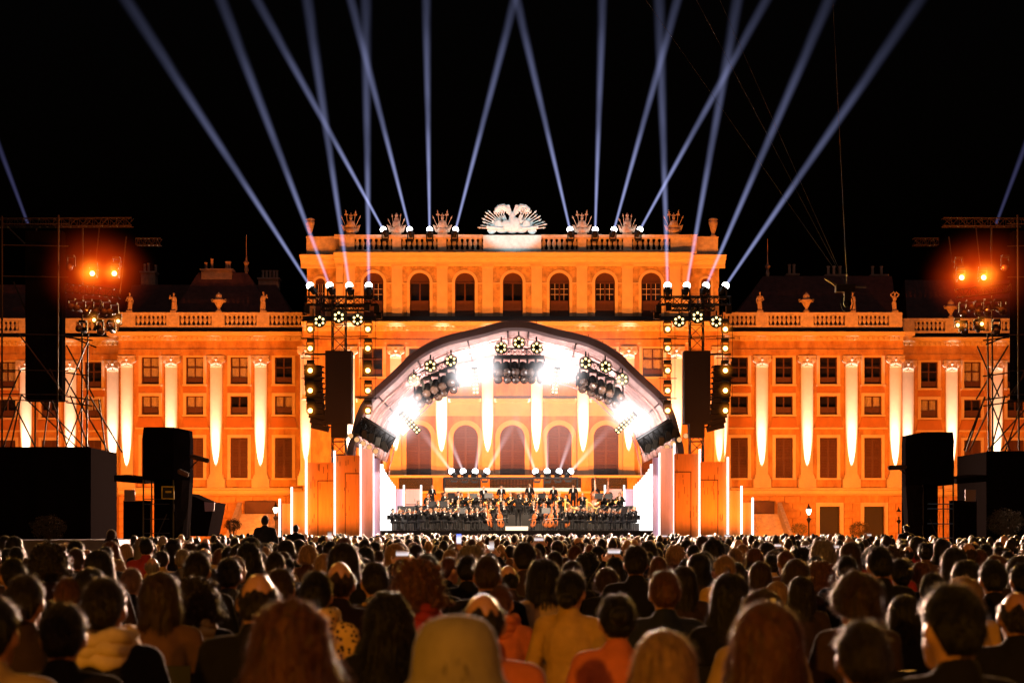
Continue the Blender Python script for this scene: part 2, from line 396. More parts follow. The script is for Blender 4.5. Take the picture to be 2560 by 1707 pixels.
def moulding(x0, x1, y, prof, name, m, ends=True):
    """profile list (projection, z) swept along x"""
    mb = MB(); k = len(prof)
    vs = [(x, y - p, z) for x in (x0, x1) for p, z in prof]
    mb.add(vs, [(i, k + i, k + i + 1, i + 1) for i in range(k - 1)])
    if ends: mb.add(vs[:k] + [(x0, y + .02, prof[0][1]), (x0, y + .02, prof[-1][1])], [tuple(range(k)) + (k + 1, k)]); mb.add(vs[k:] + [(x1, y + .02, prof[0][1]), (x1, y + .02, prof[-1][1])], [tuple(range(k - 1, -1, -1)) + (k, k + 1)])
    return pp(mb.build(name, m))
BAL = MB(); BAL.sm = True
BAL.lathe([(.10, 0), (.13, .03), (.13, .1), (.07, .14), (.06, .2), (.09, .28), (.155, .5), (.165, .62), (.12, .78), (.075, .86), (.085, .9), (.13, .94), (.13, 1.0)], n=10)
BAL = BAL.mesh('baluster', M_STONE)
def balustrade(spans, y, z0, z1, peds):
    h = z1 - z0
    for x0, x1, n in spans:
        for i in range(n):
            pp(put('baluster', BAL, None, (x0 + (x1 - x0) * (i + .5) / n, y, z0 + .1), None, (1.15, 1.15, h - .38)))
    for x0, x1 in peds: pp(MB().box(x0, x1, y - .3, y + .3, z0 + .1, z1 - .27).build('balustrade_pedestal', M_STONE))
DENT = MB().box(-.12, .12, -.62, -.3, 0, .3).mesh('dentil', M_TRIM)
def entablature(x0, x1, y):
    moulding(x0, x1, y, [(.36, 17.27), (.36, 17.55), (.42, 17.56), (.42, 17.86), (.3, 17.88), (.3, 18.6)], 'frieze', M_WALL)
    moulding(x0, x1, y, [(.3, 18.6), (.36, 18.62), (.36, 18.98), (.78, 19.0), (.8, 19.12), (.95, 19.2), (1.0, 19.34), (.2, 19.45)], 'cornice', M_TRIM)
    moulding(x0, x1, y, [(.95, 19.36), (.2, 19.5), (.1, 19.9), (-.5, 19.95)], 'cornice_shade_band', M_LEADSHADE)  # black band over the cornice: shade put into the colour
    n = int((x1 - x0) / .46)
    for i in range(n): pp(put('dentil', DENT, None, (x0 + (x1 - x0) * (i + .5) / n, y, 18.66)))
# ---- wings
def wing(x0, x1, y, wins, pils, ground, up, curt=(), tag_='wing_wall'):
    W_ = 1.55; ops = []
    for cx in wins: ops += [(cx, W_, 14.78, 17.16, False), (cx, W_, 12.05, 13.67, False), (cx, W_, 6.34, 9.92, False)]
    ops += [(cx, w, .0, 3.75, False) for cx, w in ground]
    wall(x0, x1, 0, 19.4, y, ops, 'wall', M_WALL)
    for i, cx in enumerate(wins):
        window(cx, y, W_, 14.78, 17.16, style='cross', curtain=i in curt); window(cx, y, W_, 12.05, 13.67, style='low', curtain=R.random() < .4); window(cx, y, W_, 6.34, 9.92, style='shutter')
        pp(MB().box(cx - W_ / 2 - .28, cx + W_ / 2 + .28, y - .05, y, 13.99, 14.5).build('spandrel', M_SPAN))
        mb = MB(); mb.prism([(cx - W_ / 2 - .25, 11.75), (cx + W_ / 2 + .25, 11.75), (cx + W_ / 2 + .45, 10.86), (cx - W_ / 2 - .45, 10.86)], y - .14, y); pp(mb.build('spandrel', M_SPAN))
        pp(MB().box(cx - W_ / 2 - .55, cx + W_ / 2 + .55, y - .22, y, 10.7, 10.85).build('sill_moulding', M_TRIM))
        pp(MB().box(cx - W_ / 2 - .35, cx + W_ / 2 + .35, y - .1, y, 5.42, 6.1).build('apron_panel', M_WALL))
    for cx in pils: pilaster(cx, y, 1.08, 6.36, 17.27, .97, uplight=up)
    entablature(x0, x1, y)
    moulding(x0, x1, y, [(.05, 4.75), (.25, 4.9), (.3, 5.2), (.55, 5.25), (.6, 5.4), (0, 5.44)], 'string_course', M_TRIM)
    for cx, w in ground:
        pp(MB().box(cx - w / 2 + .03, cx + w / 2 - .03, y + .2, y + .3, 0, 3.72).build('door', M_DOOR))
        mb = MB(); mb.box(cx - w / 2 - .35, cx - w / 2 - .003, y - .1, y, 0, 4.1); mb.box(cx + w / 2 + .003, cx + w / 2 + .35, y - .1, y, 0, 4.1); mb.box(cx - w / 2 - .003, cx + w / 2 + .003, y - .1, y, 3.76, 4.1)
        pp(mb.build('door_surround', M_TRIM))
    # rusticated blocks, every course a row of stones
    edges = sorted([(cx - w / 2 - .38, cx + w / 2 + .38) for cx, w in ground]); spans = []; a = x0
    for e0, e1 in edges: spans.append((a, e0)); a = e1
    spans.append((a, x1))
    for s0, s1 in spans:
        if s1 - s0 < .5: continue
        for j in range(7):
            zz = .1 + j * .66; n = max(1, round((s1 - s0) / 1.5)); off = .5 if j % 2 else 0
            cuts = [s0] + [s0 + (s1 - s0) * (i + off) / n for i in range(1 if not off else 0, n)] + [s1]
            for c0, c1 in zip(cuts[:-1], cuts[1:]):
                if c1 - c0 > .1: pp(put('stone_block', shared('blk', lambda: MB().box(0, 1, -.13, 0, 0, .58).mesh('stone_block', M_WALL)), None, (c0 + .035, y, zz), None, (c1 - c0 - .07, 1, 1)))
xl1 = lambda px: X(px, D1); xl2 = lambda px: X(px, D2)
UP = 46000
wing(xl1(298), xl1(757), D1, [xl1(p) for p in (376, 487, 598, 709)], [xl1(p) for p in (319, 430, 542, 653)], [(xl1(540), .01)][:0], UP, (0, 1, 2))
wing(xl1(1805), xl1(2256), D1, [xl1(p) for p in (1848, 1960, 2071, 2182)], [xl1(p) for p in (1793 + 12, 1904, 2016, 2127, 2237)], [(xl1(2074), 1.8), (xl1(2185), 1.8)], UP)
wing(xl2(-140), xl1(298) - .01, D2, [xl2(p) for p in (-90, 18, 125, 233)], [xl2(p) for p in (-36, 67, 178, 284)], [], UP, (1,))
wing(xl1(2256) + .01, xl2(2700), D2, [xl2(p) for p in (2323, 2431, 2539, 2647)], [xl2(p) for p in (2268, 2377, 2489, 2593)], [], UP, (1,))
for xx in (xl1(298), xl1(2256)):
    pp(MB().box(xx - .004, xx + .004, D1, D2 + .2, 0, 19.4).build('return_wall', M_WALL))
    for y_, w_ in ((D1, 1),): pp(MB().box(min(xx, xx + (-.9 if xx < 0 else .9)), max(xx, xx + (-.9 if xx < 0 else .9)), D1 - .95, D2, 19.02, 19.34).build('cornice_return', M_TRIM))
# wing balustrades
ZB0, ZB1 = 19.9, 21.15
def bays(pxs, d, half): return [(X(a + half, d), X(b - half, d), 7) for a, b in zip(pxs[:-1], pxs[1:])]
LP = (324, 434, 547, 659, 770); RP = (1793, 1904, 2016, 2127, 2237)
balustrade(bays(LP, D1, 17), D1 - .1, ZB0, ZB1, [(X(p - 16, D1), X(p + 16, D1)) for p in LP])
balustrade(bays(RP, D1, 17), D1 - .1, ZB0, ZB1, [(X(p - 16, D1), X(p + 16, D1)) for p in RP])
LP2 = (-45, 66, 176, 286); RP2 = (2268, 2377, 2486, 2600)
balustrade(bays(LP2, D2, 17), D2 - .1, ZB0, ZB1, [(X(p - 16, D2), X(p + 16, D2)) for p in LP2])
balustrade(bays(RP2, D2, 17), D2 - .1, ZB0, ZB1, [(X(p - 16, D2), X(p + 16, D2)) for p in RP2])
for x0, x1, y in ((X(302, D1), X(757, D1), D1), (X(1805, D1), X(2253, D1), D1), (xl2(-140), X(300, D2), D2), (X(2256, D2), xl2(2700), D2)):
    pp(MB().box(x0, x1, y - .38, y + .22, ZB1 - .26, ZB1).build('balustrade_rail', M_STONE)); pp(MB().box(x0, x1, y - .34, y + .3, ZB0 - .1, ZB0 + .1).build('balustrade_plinth', M_STONE))
# wing roofs
def roof(pts_front, pts_ridge, y0, y1, name):
    mb = MB(); a, b = pts_front; c, d = pts_ridge
    mb.add([(a[0], y0, a[1]), (b[0], y0, b[1]), (d[0], y1, d[1]), (c[0], y1, c[1]), (a[0], y1 + 6, a[1]), (b[0], y1 + 6, b[1])], [(0, 1, 2, 3), (0, 3, 4), (1, 5, 2), (3, 2, 5, 4), (0, 4, 5, 1)])
    return pp(mb.build(name, M_ROOF))
yr = 152.0; zr = lambda py: Z(py, yr)
roof(((X(298, 146), 19.6), (X(752, 146), 19.6)), ((X(330, yr), zr(712)), (X(690, yr), zr(712))), 146, yr, 'roof')
roof(((X(400, 147), 19.6), (X(720, 147), 19.6)), ((X(496, 150), zr(690)), (X(618, 150), zr(690))), 146.5, 150, 'roof')
roof(((X(1808, 146), 19.6), (X(2250, 146), 19.6)), ((X(1908, yr), zr(690)), (X(2230, yr), zr(690))), 146, yr, 'roof')
roof(((X(-200, 150), 19.6), (X(300, 150), 19.6)), ((X(-150, 155), Z(712, 155)), (X(290, 155), Z(712, 155))), 150, 155, 'roof')
roof(((X(2270, 150), 19.6), (X(2760, 150), 19.6)), ((X(2262, 155), Z(700, 155)), (X(2700, 155), Z(700, 155))), 150, 155, 'roof')
M_CHIM = mat('chimney_plaster', (.5, .3, .2), .85, var=.3)
def chimney(px0, px1, pyt, pyb, pots, d):
    o = MB().box(X(px0, d), X(px1, d), d, d + 1.2, zr(760), Z(pyt + 4, d)).box(X(px0 - 3, d), X(px1 + 3, d), d - .15, d + 1.35, Z(pyt + 4, d), Z(pyt, d)).build('chimney', M_CHIM); pp(o)
    for px, hh in pots: put('chimney_pot', shared(('pot', hh), lambda: MB().lathe([(.13, 0), (.12, hh * .85), (.17, hh * .9), (.15, hh)], n=8).mesh('chimney_pot', M_CHIM)), o, (X(px, d), d + .6, Z(pyt, d) - .02))
chimney(503, 580, 672, 690, [(512, .7), (527, 1.05), (564, .8), (571, .8)], 149.6)
chimney(646, 696, 694, 716, [(p, .8) for p in (655, 664, 673, 682, 690)], 152)
chimney(352, 388, 678, 690, [(358, .8), (368, .9), (386, .7)], 156)
chimney(1969, 1996, 684, 690, [(1976, 1.0), (1988, 1.0)], 153); chimney(2066, 2116, 686, 692, [(2074, .9), (2088, .9), (2103, .9)], 153); chimney(2180, 2219, 686, 692, [(2185, .9), (2207, .9)], 153)
for px, d in ((616, 150), (1919, 152)):
    mb = MB(); mb.lathe([(.12, 0), (.2, .3), (.12, .7), (.28, 1.0), (.1, 1.2), (.05, 1.6), (.02, 3.6)], n=8); pp(mb.build('roof_finial', M_CHIM, None, (X(px, d), d, zr(692))))

# ---- centre block
xc = lambda px: X(px, D0)
AW = 62 / 29.2; ARX = [1047, 1164, 1281, 1398, 1515]
opsL = [(xc(p), AW, 6.3, zc(1062), True) for p in ARX] + [(xc(p), 1.75, 14.78, 17.16, False) for p in (931, 1048, 1164, 1281, 1398, 1515, 1632)] + [(xc(p), 1.9, 6.3, 10.6, True) for p in (930, 1632)]
wall(xc(757), xc(1806), 0, 19.4, D0, opsL, 'wall', M_WALL)
for p in ARX: window(xc(p), D0, AW, 6.3, zc(1062), arch=True, style='shutter', surround=.42)
for p in (930, 1632): window(xc(p), D0, 1.9, 6.3, 10.6, arch=True, style='shutter', surround=.3)
for i, p in enumerate((931, 1048, 1164, 1281, 1398, 1515, 1632)): window(xc(p), D0, 1.75, 14.78, 17.16, style='cross', curtain=i in (6,))
CP = (874, 990, 1104, 1219, 1342, 1457, 1571, 1690)
for p in CP: pilaster(xc(p), D0, .96, 6.36, 17.27, .97, uplight=60000, depth=.42, uz=6.75, us=14)
for p in (765, 1797): pilaster(xc(p), D0, .9, 6.36, 17.27, .97, uplight=20000)
entablature(xc(757), xc(1806), D0)
moulding(xc(757), xc(1806), D0, [(.1, zc(1040)), (.12, zc(1008)), (.3, zc(1004)), (.34, zc(997)), (.05, zc(994))], 'string_course', M_TRIM)
moulding(xc(757), xc(1806), D0, [(.12, zc(996)), (.13, zc(991)), (0, zc(990))], 'shadow_strip', M_LEADSHADE)  # dark strip paints a shadow line above the string course
# upper floor (set back a little) with arched windows
UX = [933, 1049, 1162, 1282, 1399, 1513, 1629]
wall(xc(838), xc(1727), 18.9, 25.3, D0 + .3, [(xc(p), 50 / 29.2, 19.86, 23.69, True) for p in UX], 'wall', M_WALLU)
for p in UX: window(xc(p), D0 + .3, 50 / 29.2, 19.86, 23.69, arch=True, style='archglass', surround=.24)
for a, b, cxp in ((762, 838, 795), (1727, 1803, 1770)):
    wall(xc(a), xc(b), 18.9, 25.3, D0 + 1.5, [(xc(cxp), .85, 19.86, 23.4, True)], 'wall', M_WALLU); window(xc(cxp), D0 + 1.5, .85, 19.86, 23.4, arch=True, style='archglass', surround=.2)
    s = b if cxp < 1280 else a
    pp(MB().box(xc(s) - .005, xc(s) + .005, D0 + .3, D0 + 1.6, 18.9, 25.3).build('return_wall', M_WALLU))
    e = a if cxp < 1280 else b
    pp(MB().box(xc(e) - .005, xc(e) + .005, D0 + 1.5, D0 + 14, 18.9, 25.3).build('side_wall', M_WALLU))
for p in (848, 873, 992, 1105, 1219, 1342, 1455, 1569, 1688, 1716):
    w = 27 / 29.2 if p not in (848, 1716) else .6; o = pp(MB().box(-w / 2, w / 2, -.14 if w > .7 else -.08, 0, 19.75, zc(662)).build('pilaster', M_TRIM, None, (xc(p), D0 + .3, 0)))
    MB().box(-w / 2 - .12, w / 2 + .12, -.3, 0, 19.2, 19.75).build('pedestal', M_TRIM, o)
    MB().box(-w / 2 - .06, w / 2 + .06, -.2, 0, zc(668), zc(662)).build('capital', M_TRIM, o)
for x0, x1 in zip([xc(838)] + [xc(p + 27) for p in UX], [xc(p - 27) for p in UX] + [xc(1727)]): pp(MB().box(x0, x1, D0 + .22, D0 + .3, zc(708), zc(705)).build('impost', M_TRIM))
moulding(xc(838), xc(1727), D0 + .3, [(.08, 18.9), (.2, 18.95), (.2, 19.6), (.05, 19.65)], 'plinth', M_TRIM)
CPROF = [(.05, zc(664)), (.16, zc(662)), (.16, zc(654)), (.35, zc(651)), (.4, zc(646)), (.85, zc(644)), (.9, zc(640)), (1.05, zc(637)), (1.08, zc(634)), (.2, zc(631))]
moulding(xc(836), xc(1729), D0 + .3, CPROF, 'cornice', M_TRIM)
for a, b in ((747, 836), (1729, 1818)): moulding(xc(a), xc(b), D0 + 1.5, CPROF, 'cornice', M_TRIM)
for a, b in ((747, 836), (836, 1729), (1729, 1818)):
    yy = D0 + (.3 if a == 836 else 1.5); moulding(xc(a + 1), xc(b - 1), yy, [(1.05, zc(633.6)), (.35, zc(630)), (.3, zc(624)), (-2, zc(624))], 'cornice_shade_band', M_LEADSHADE)  # same painted shade over the upper cornice
pp(MB().box(xc(757), xc(1806), D0 - .8, D0 + .2, 19.46, 19.5).build('lower_roof', M_LEADSHADE))
pp(MB().box(xc(765), xc(1800), D0 + 1.6, D0 + 14, 25.2, 25.5).build('flat_roof', M_LEADSHADE))
Y2 = D0 + .1; Z0, Z1 = zc(626), zc(588)
pedp = [(863, 886), (981, 1003), (1094, 1116), (1444, 1466), (1558, 1580), (1676, 1699)]
spans = [(886, 981), (1003, 1094), (1116, 1208), (1353, 1444), (1466, 1558), (1580, 1676)]
balustrade([(xc(a), xc(b), 7) for a, b in spans], Y2, Z0 - .1, Z1, [(xc(a), xc(b)) for a, b in pedp])
for a, b in ((836, 1208), (1353, 1727)): pp(MB().box(xc(a), xc(b), Y2 - .38, Y2 + .3, Z1 - .27, Z1).build('balustrade_rail', M_STONE)); pp(MB().box(xc(a), xc(b), Y2 - .34, Y2 + .34, Z0 - .2, Z0).build('balustrade_plinth', M_STONE))
for a, b in ((763, 800), (800, 822), (822, 848), (848, 863), (1699, 1715), (1715, 1742), (1742, 1765), (1765, 1798)):
    yy = Y2 + (.0 if 836 < a < 1720 else .9) + R.uniform(0, .12); pp(MB().box(xc(a), xc(b), yy - .25, yy + .4, Z0 - .2, zc(590)).build('parapet', M_STONE)); pp(MB().box(xc(a) - .05, xc(b) + .05, yy - .33, yy + .48, zc(590) + .002, zc(587)).build('parapet_cap', M_STONE))
# emblem pedestal
pe = pp(MB().box(xc(1208), xc(1353), Y2 - .5, Y2 + .8, Z0 - .2, zc(590)).build('emblem_pedestal', M_WHITE))
MB().box(xc(1206), xc(1355), Y2 - .62 - D0, Y2 + .9 - D0, zc(590) + .002, zc(581)).build('cap', M_WHITE, pe)
mb = MB()
for i in range(34): mb.cbox((xc(1226) + (xc(1336) - xc(1226)) * (i + .5) / 34, Y2 - .52 - D0, zc(612) + R.uniform(-.02, .02)), .06, .06, R.uniform(.2, .42))
mb.build('inscription', M_STAT, pe)
# balcony behind the stage: slab, posts, iron grilles
pp(MB().box(xc(950), xc(1612), D0 - 2.6, D0, 6.02, 6.22).build('balcony_slab', M_TRIM))
for p in (990, 1098, 1213, 1345, 1462, 1575): pp(MB().box(xc(p - 12), xc(p + 12), D0 - 2.6, D0 - 2.1, 4.9, 6.02).build('balcony_post', M_WALL))
pp(MB().box(xc(950), xc(1612), D0 - 2.7, D0 - 2.0, 4.7, 4.88).build('balcony_base', M_TRIM))
for a, b in zip((990, 1098, 1213, 1345, 1462), (1098, 1213, 1345, 1462, 1575)):
    mb = MB(); n = 30; x0, x1 = xc(a + 13), xc(b - 13)
    for i in range(n): x = x0 + (x1 - x0) * (i + .5) / n; mb.box(x - .045, x + .045, -2.38, -2.34, 4.88, 6.02)
    for z in (5.0, 5.4, 5.9): mb.box(x0, x1, -2.4, -2.33, z - .05, z + .05)
    put('grille', mb.mesh('grille', M_BLACK), palace)
# stairs at both wings
def stairs(px0, px1, d, label):
    t = thing('staircase', label, 'staircase', (X((px0 + px1) / 2, d), d, 0)); w = X(px1, d) - X(px0, d)
    for i in range(18): MB().box(-w / 2, w / 2, i * .33, 6.2, i * .17, (i + 1) * .17).build('step', M_STONE, t)
    for s in (-1, 1):
        mb = MB(); x = s * (w / 2 + .2); n = 6
        mb.add([(x - .18, -.3, .0), (x + .18, -.3, 0), (x + .18, -.3, 1.1), (x - .18, -.3, 1.1), (x - .18, 6, 0), (x + .18, 6, 0), (x + .18, 6, 4.1), (x - .18, 6, 4.1)], [(0, 1, 2, 3), (3, 2, 6, 7), (1, 5, 6, 2), (0, 3, 7, 4), (4, 7, 6, 5)])
        mb.build('parapet', M_STONE, t)
    MB().box(-w / 2 + .2, w / 2 - .2, 6.3, 6.4, 3.0, 4.2).build('landing_grille', M_SHUT, t)
    return t
stairs(575, 668, 137, 'broad stone staircase beside the lit lantern, behind the man in a jacket')
stairs(1898, 1972, 137, 'broad stone staircase between the orange panels and the dark doors')
# ------------------------------------------------------------------ statues and urns on the parapets
def statue_mesh(kind):
    mb = MB(); mb.box(-.28, .28, -.25, .25, 0, .22)
    sway = (.06, -.07, .03)[kind]
    cap(mb, (-.09, 0, .2), (-.1 + sway, .03, .95), .12, .13); cap(mb, (.1, .05, .2), (.09 + sway, 0, .95), .11, .13)
    mb.ball((sway * .9, 0, 1.0), .2, .16, .2); mb.ball((sway * .3, 0, 1.35), .21, .15, .3); cap(mb, (0, 0, 1.55), (0, 0, 1.72), .07, .06); mb.ball((.02, -.02, 1.83), .1, .12, .14)
    if kind == 0:
        cap(mb, (-.2, 0, 1.5), (-.34, -.05, 1.2), .07, .06); cap(mb, (-.34, -.05, 1.2), (-.12, -.2, 1.1), .06, .05); cap(mb, (.2, 0, 1.5), (.33, 0, 1.2), .07, .06); cap(mb, (.33, 0, 1.2), (.3, -.1, .9), .06, .05)
    elif kind == 1:
        cap(mb, (-.2, 0, 1.5), (-.42, 0, 1.72), .07, .06); cap(mb, (-.42, 0, 1.72), (-.1, 0, 1.98), .06, .05); cap(mb, (.2, 0, 1.5), (.4, 0, 1.75), .07, .06); cap(mb, (.4, 0, 1.75), (.12, 0, 1.98), .06, .05)
    else:
        cap(mb, (-.2, 0, 1.5), (-.36, -.1, 1.35), .07, .06); cap(mb, (-.36, -.1, 1.35), (-.3, -.2, 1.65), .06, .05); cap(mb, (.2, 0, 1.5), (.27, 0, 1.15), .07, .06); cap(mb, (.27, 0, 1.15), (.1, -.15, 1.0), .06, .05)
        cap(mb, (.15, .05, 1.4), (.2, .1, .3), .12, .16)
    return remesh(mb, .03, M_STAT, 'statue', 2)
ST = [statue_mesh(k) for k in range(3)]
def urn_mesh(tall):
    mb = MB(); mb.sm = True; mb.lathe([(.3, 0), (.3, .2), (.2, .25), (.12, .45), (.2, .55), (.42, .95), (.58, 1.1), (.6, 1.18), (.4, 1.25), (.28, 1.4), (.32, 1.5), (.25, 1.7), (.1, 1.8), (.08, 1.9)] if not tall else [(.28, 0), (.28, .1), (.16, .18), (.14, .3), (.24, .6), (.38, 1.1), (.4, 1.3), (.28, 1.36), (.42, 1.46), (.3, 1.6), (.1, 1.66)], n=16)
    if not tall:
        for s in (-1, 1): mb.tube([(s * .4, 0, 1.0), (s * .62, 0, 1.02), (s * .7, 0, 1.2), (s * .55, 0, 1.3)], .06)
    return mb.mesh('urn', M_STAT)
UR = [urn_mesh(0), urn_mesh(1)]
def onroof(name, me, px, d, z, label, cat, sc=1., mir=1, group=None): return tag(put(name, me, None, (X(px, d), d, z), None, (sc * mir, sc, sc)), label, cat, group)
zb = ZB1 - .01
onroof('statue', ST[0], 324, D1 - .1, zb, 'stone statue with arms folded, beside the amber tower lamps', 'statue', .93)
onroof('statue', ST[2], 434, D1 - .1, zb, 'draped stone statue standing between two balusters bays in front of the hipped roof', 'statue', .93)
onroof('urn', UR[0], 547, D1 - .1, zb, 'carved stone urn with handles below the wide chimney', 'urn', .97)
onroof('statue', ST[2], 659, D1 - .1, zb, 'stone statue with one hand raised, below the narrow row of chimney pots', 'statue', .98, -1)
onroof('statue', ST[0], 1900, D1 - .1, zb, 'draped stone statue at the corner where the roof hip begins', 'statue', .98, -1)
onroof('urn', UR[0], 2016, D1 - .1, zb, 'carved stone urn with handles between a statue and the cable camera', 'urn', .97)
onroof('statue', ST[2], 2131, D1 - .1, zb, 'stone statue partly behind the hanging cable camera', 'statue', .95)
onroof('statue', ST[1], 2237, D1 - .1, zb, 'bare stone statue with both arms bent over its head', 'statue', .95)
onroof('urn', UR[0], 2377, D2 - .1, zb, 'stone urn half lost in the amber glare of the tower lamps', 'urn', .95)
onroof('urn', UR[1], 775, D0 + 1, zc(587), 'plain stone vase on the parapet corner crossed by a light beam', 'urn')
onroof('urn', UR[1], 1783, D0 + 1, zc(587), 'plain stone vase on the parapet corner clear of the light beams', 'urn')
def trophy_mesh(tall, seed):
    r = random.Random(seed); mb = MB(); mb.box(-.42, .42, -.3, .3, 0, .14)
    mb.ball((0, 0, .42), .48, .32, .36); mb.ball((0, 0, .95), .36, .26, .42)
    for s in (-1, 1): mb.add([(s * .2, -.1, .2), (s * .85, 0, .95), (s * .62, .1, .3), (s * .3, .15, .75)], [(0, 1, 2), (0, 3, 1), (1, 3, 2), (0, 2, 3)])
    if tall:
        for s in (-1, 1): cap(mb, (s * .25, 0, 1.1), (s * .36, -.05, .8), .1, .08)
        cap(mb, (0, 0, 1.2), (0, 0, 1.4), .1, .09); mb.ball((0, -.02, 1.52), .13, .15, .16); cap(mb, (0, .1, 1.62), (0, .05, 1.95), .09, .05); mb.box(-.16, .16, -.1, .1, 1.72, 1.8)
    else:
        mb.ball((.15, -.25, .55), .3, .1, .34); mb.lathe([(.14, 0), (.2, .2), (.2, .4), (.1, .5), (.16, .7), (.04, .9)], (0, .1, 1.1), 8)
    for s in (-1, 1):
        for k, a in enumerate((.14, .42)):
            L = (1.8, 1.45)[k] * (1 if tall else .82); tip = Vector((s * (.15 + L * sin(a)), r.uniform(-.1, .1), .15 + L * cos(a)))
            mb.cyl((s * .15, 0, .15), tip, .034, .028, 6); d = (tip - Vector((s * .15, 0, .15))).normalized(); mb.cyl(tip, tip + d * .1, .03, .075, 6); mb.cyl(tip + d * .1, tip + d * .3, .075, .01, 6)
            if k == 0 and tall: mb.cbox(tip - d * .12, .3, .05, .14)
        mb.cbox((s * .5, .05, .5), .12, .06, .9, Matrix.Rotation(s * .5, 3, 'Y'))
    return mb.mesh('trophy', M_STAT)
TR = [trophy_mesh(1, 1), trophy_mesh(0, 2), trophy_mesh(1, 3)]
for px, k, mir, lab in ((877, 0, 1, 'armoured trophy sculpture with halberds crossed by two light beams'), (991, 1, 1, 'low trophy sculpture with round shield between two beam lamps'), (1106, 2, 1, 'armoured trophy sculpture between beam lamps, beside the white eagle group'),
                        (1455, 0, -1, 'armoured trophy sculpture with raised plume between beam lamps'), (1568, 1, -1, 'low trophy sculpture with a bundle of spears on its side'), (1684, 2, -1, 'armoured trophy sculpture at the end of the balustrade by a steep beam')):
    onroof('trophy', TR[k], px, Y2, Z1 - .01, lab, 'sculpture', .98, mir)
# eagle group
eg = thing('eagle_emblem', 'brightly lit white double eagle sculpture over flags and shields on the roof', 'sculpture', (xc(1281), Y2, zc(581) - .005))
mb = MB(); mb.ball((0, 0, .55), .75, .4, .62); mb.ball((.25, -.2, .75), .42, .2, .55); mb.ball((-.55, -.15, .6), .42, .2, .5); mb.ball((.75, 0, .35), .6, .35, .4); mb.ball((-.9, 0, .3), .6, .3, .34)
cap(mb, (0, 0, .9), (0, 0, 1.55), .34, .26)
for s in (-1, 1): cap(mb, (s * .12, 0, 1.6), (s * .3, -.05, 2.2), .15, .1); mb.ball((s * .36, -.06, 2.28), .17, .13, .13); cap(mb, (s * .45, -.08, 2.27), (s * .62, -.1, 2.18), .05, .02)
remesh_me = remesh(mb, .045, M_WHITE, 'body', 2); put('body', remesh_me, eg)
for s in (-1, 1):
    mb = MB(); n = 9
    for i in range(n):
        a = radians(8 + i * 10); root = Vector((s * .25, .05, 1.7)); q = Vector((s * (.5 + 1.15 * sin(a * .9 + .35)), .02 + .03 * (i % 2), 1.75 + .62 * cos(a * 1.15 - .35) - .1 * i / n)); tip = q + Vector((s * .38 * sin(a + .3), .06, .1 - .06 * i))
    mb.tube([(s * .18, .05, 1.55), (s * .42, .05, 2.02), (s * .75, .05, 2.26), (s * 1.1, .05, 2.2), (s * 1.38, .05, 1.98), (s * 1.5, .05, 1.74)], [.16, .24, .27, .26, .2, .07], 8)
    for i in range(5): mb.tube([(s * (.45 + .2 * i), .02, 2.0 - .03 * i), (s * (.5 + .22 * i), 0, 1.62 - .05 * i)], [.09, .03], 6)
    put('wing', remesh(mb, .04, M_WHITE, 'wing', 1), eg)
r_ = random.Random(5)
for s in (-1, 1):
    for k in range(11):
        a = radians(18 + k * 6.6); L = r_.uniform(1.45, 1.8) + .75 * sin(a); mb = MB(); p0 = Vector((s * .25, r_.uniform(-.2, .2), .15)); tip = p0 + Vector((s * L * sin(a), 0, L * cos(a) * .95)); dd = (tip - p0).normalized()
        mb.cyl(p0, tip, .05, .04, 6); mb.cyl(tip, tip + dd * .1, .04, .1, 6); mb.cyl(tip + dd * .1, tip + dd * .32, .1, .01, 6)
        if k % 2 == 0:
            q = p0.lerp(tip, .62); mb.cbox(q + Vector((0, .05, -.1)), .75, .1, .3, Matrix.Rotation(s * (a - pi / 2) * .9, 3, 'Y')); mb.ball(q + Vector((0, .05, -.25)), .3, .1, .2)
        mb.build('flag_pole', M_WHITE, eg)
    mb = MB(); mb.cyl((s * .8, -.3, .28), (s * 2.1, -.3, .42), .16, .12, 10); mb.cyl((s * 2.05, -.3, .41), (s * 2.2, -.3, .43), .17, .17, 10); mb.build('cannon', M_WHITE, eg)
    MB().ball((s * 1.2, -.25, .62), .34, .1, .42).build('shield', M_WHITE, eg)
# ------------------------------------------------------------------ STAGE
DS = 88.0; SX = X(1289, DS); ZD = 1.56
stage = thing('concert_stage', 'open-air concert stage with arched white membrane roof and black deck', 'stage', (SX, DS, 0))
def sp(mb, name, m): return put(name, mb.mesh(name, m), stage)           # coordinates local to the stage front centre
def catmull(pts, n=6):
    out = []
    for i in range(len(pts) - 1):
        p0 = Vector(pts[max(i - 1, 0)]); p1 = Vector(pts[i]); p2 = Vector(pts[i + 1]); p3 = Vector(pts[min(i + 2, len(pts) - 1)])
        for k in range(n):
            t = k / n; out.append(.5 * ((2 * p1) + (p2 - p0) * t + (2 * p0 - 5 * p1 + 4 * p2 - p3) * t * t + (3 * p1 - p0 - 3 * p2 + p3) * t ** 3))
    return out + [Vector(pts[-1])]
half = [(428, 1325), (422, 1140), (414, 1095), (398, 1036), (374, 992), (315, 936), (256, 882), (187, 845), (95, 822), (36, 806), (0, 803)]
h3 = [(dx * DS / F, Z(py, DS), 0) for dx, py in half]
hc_ = catmull(h3); ARC = [(-p[0], p[1]) for p in hc_] + [(p[0], p[1]) for p in hc_[::-1][1:]]
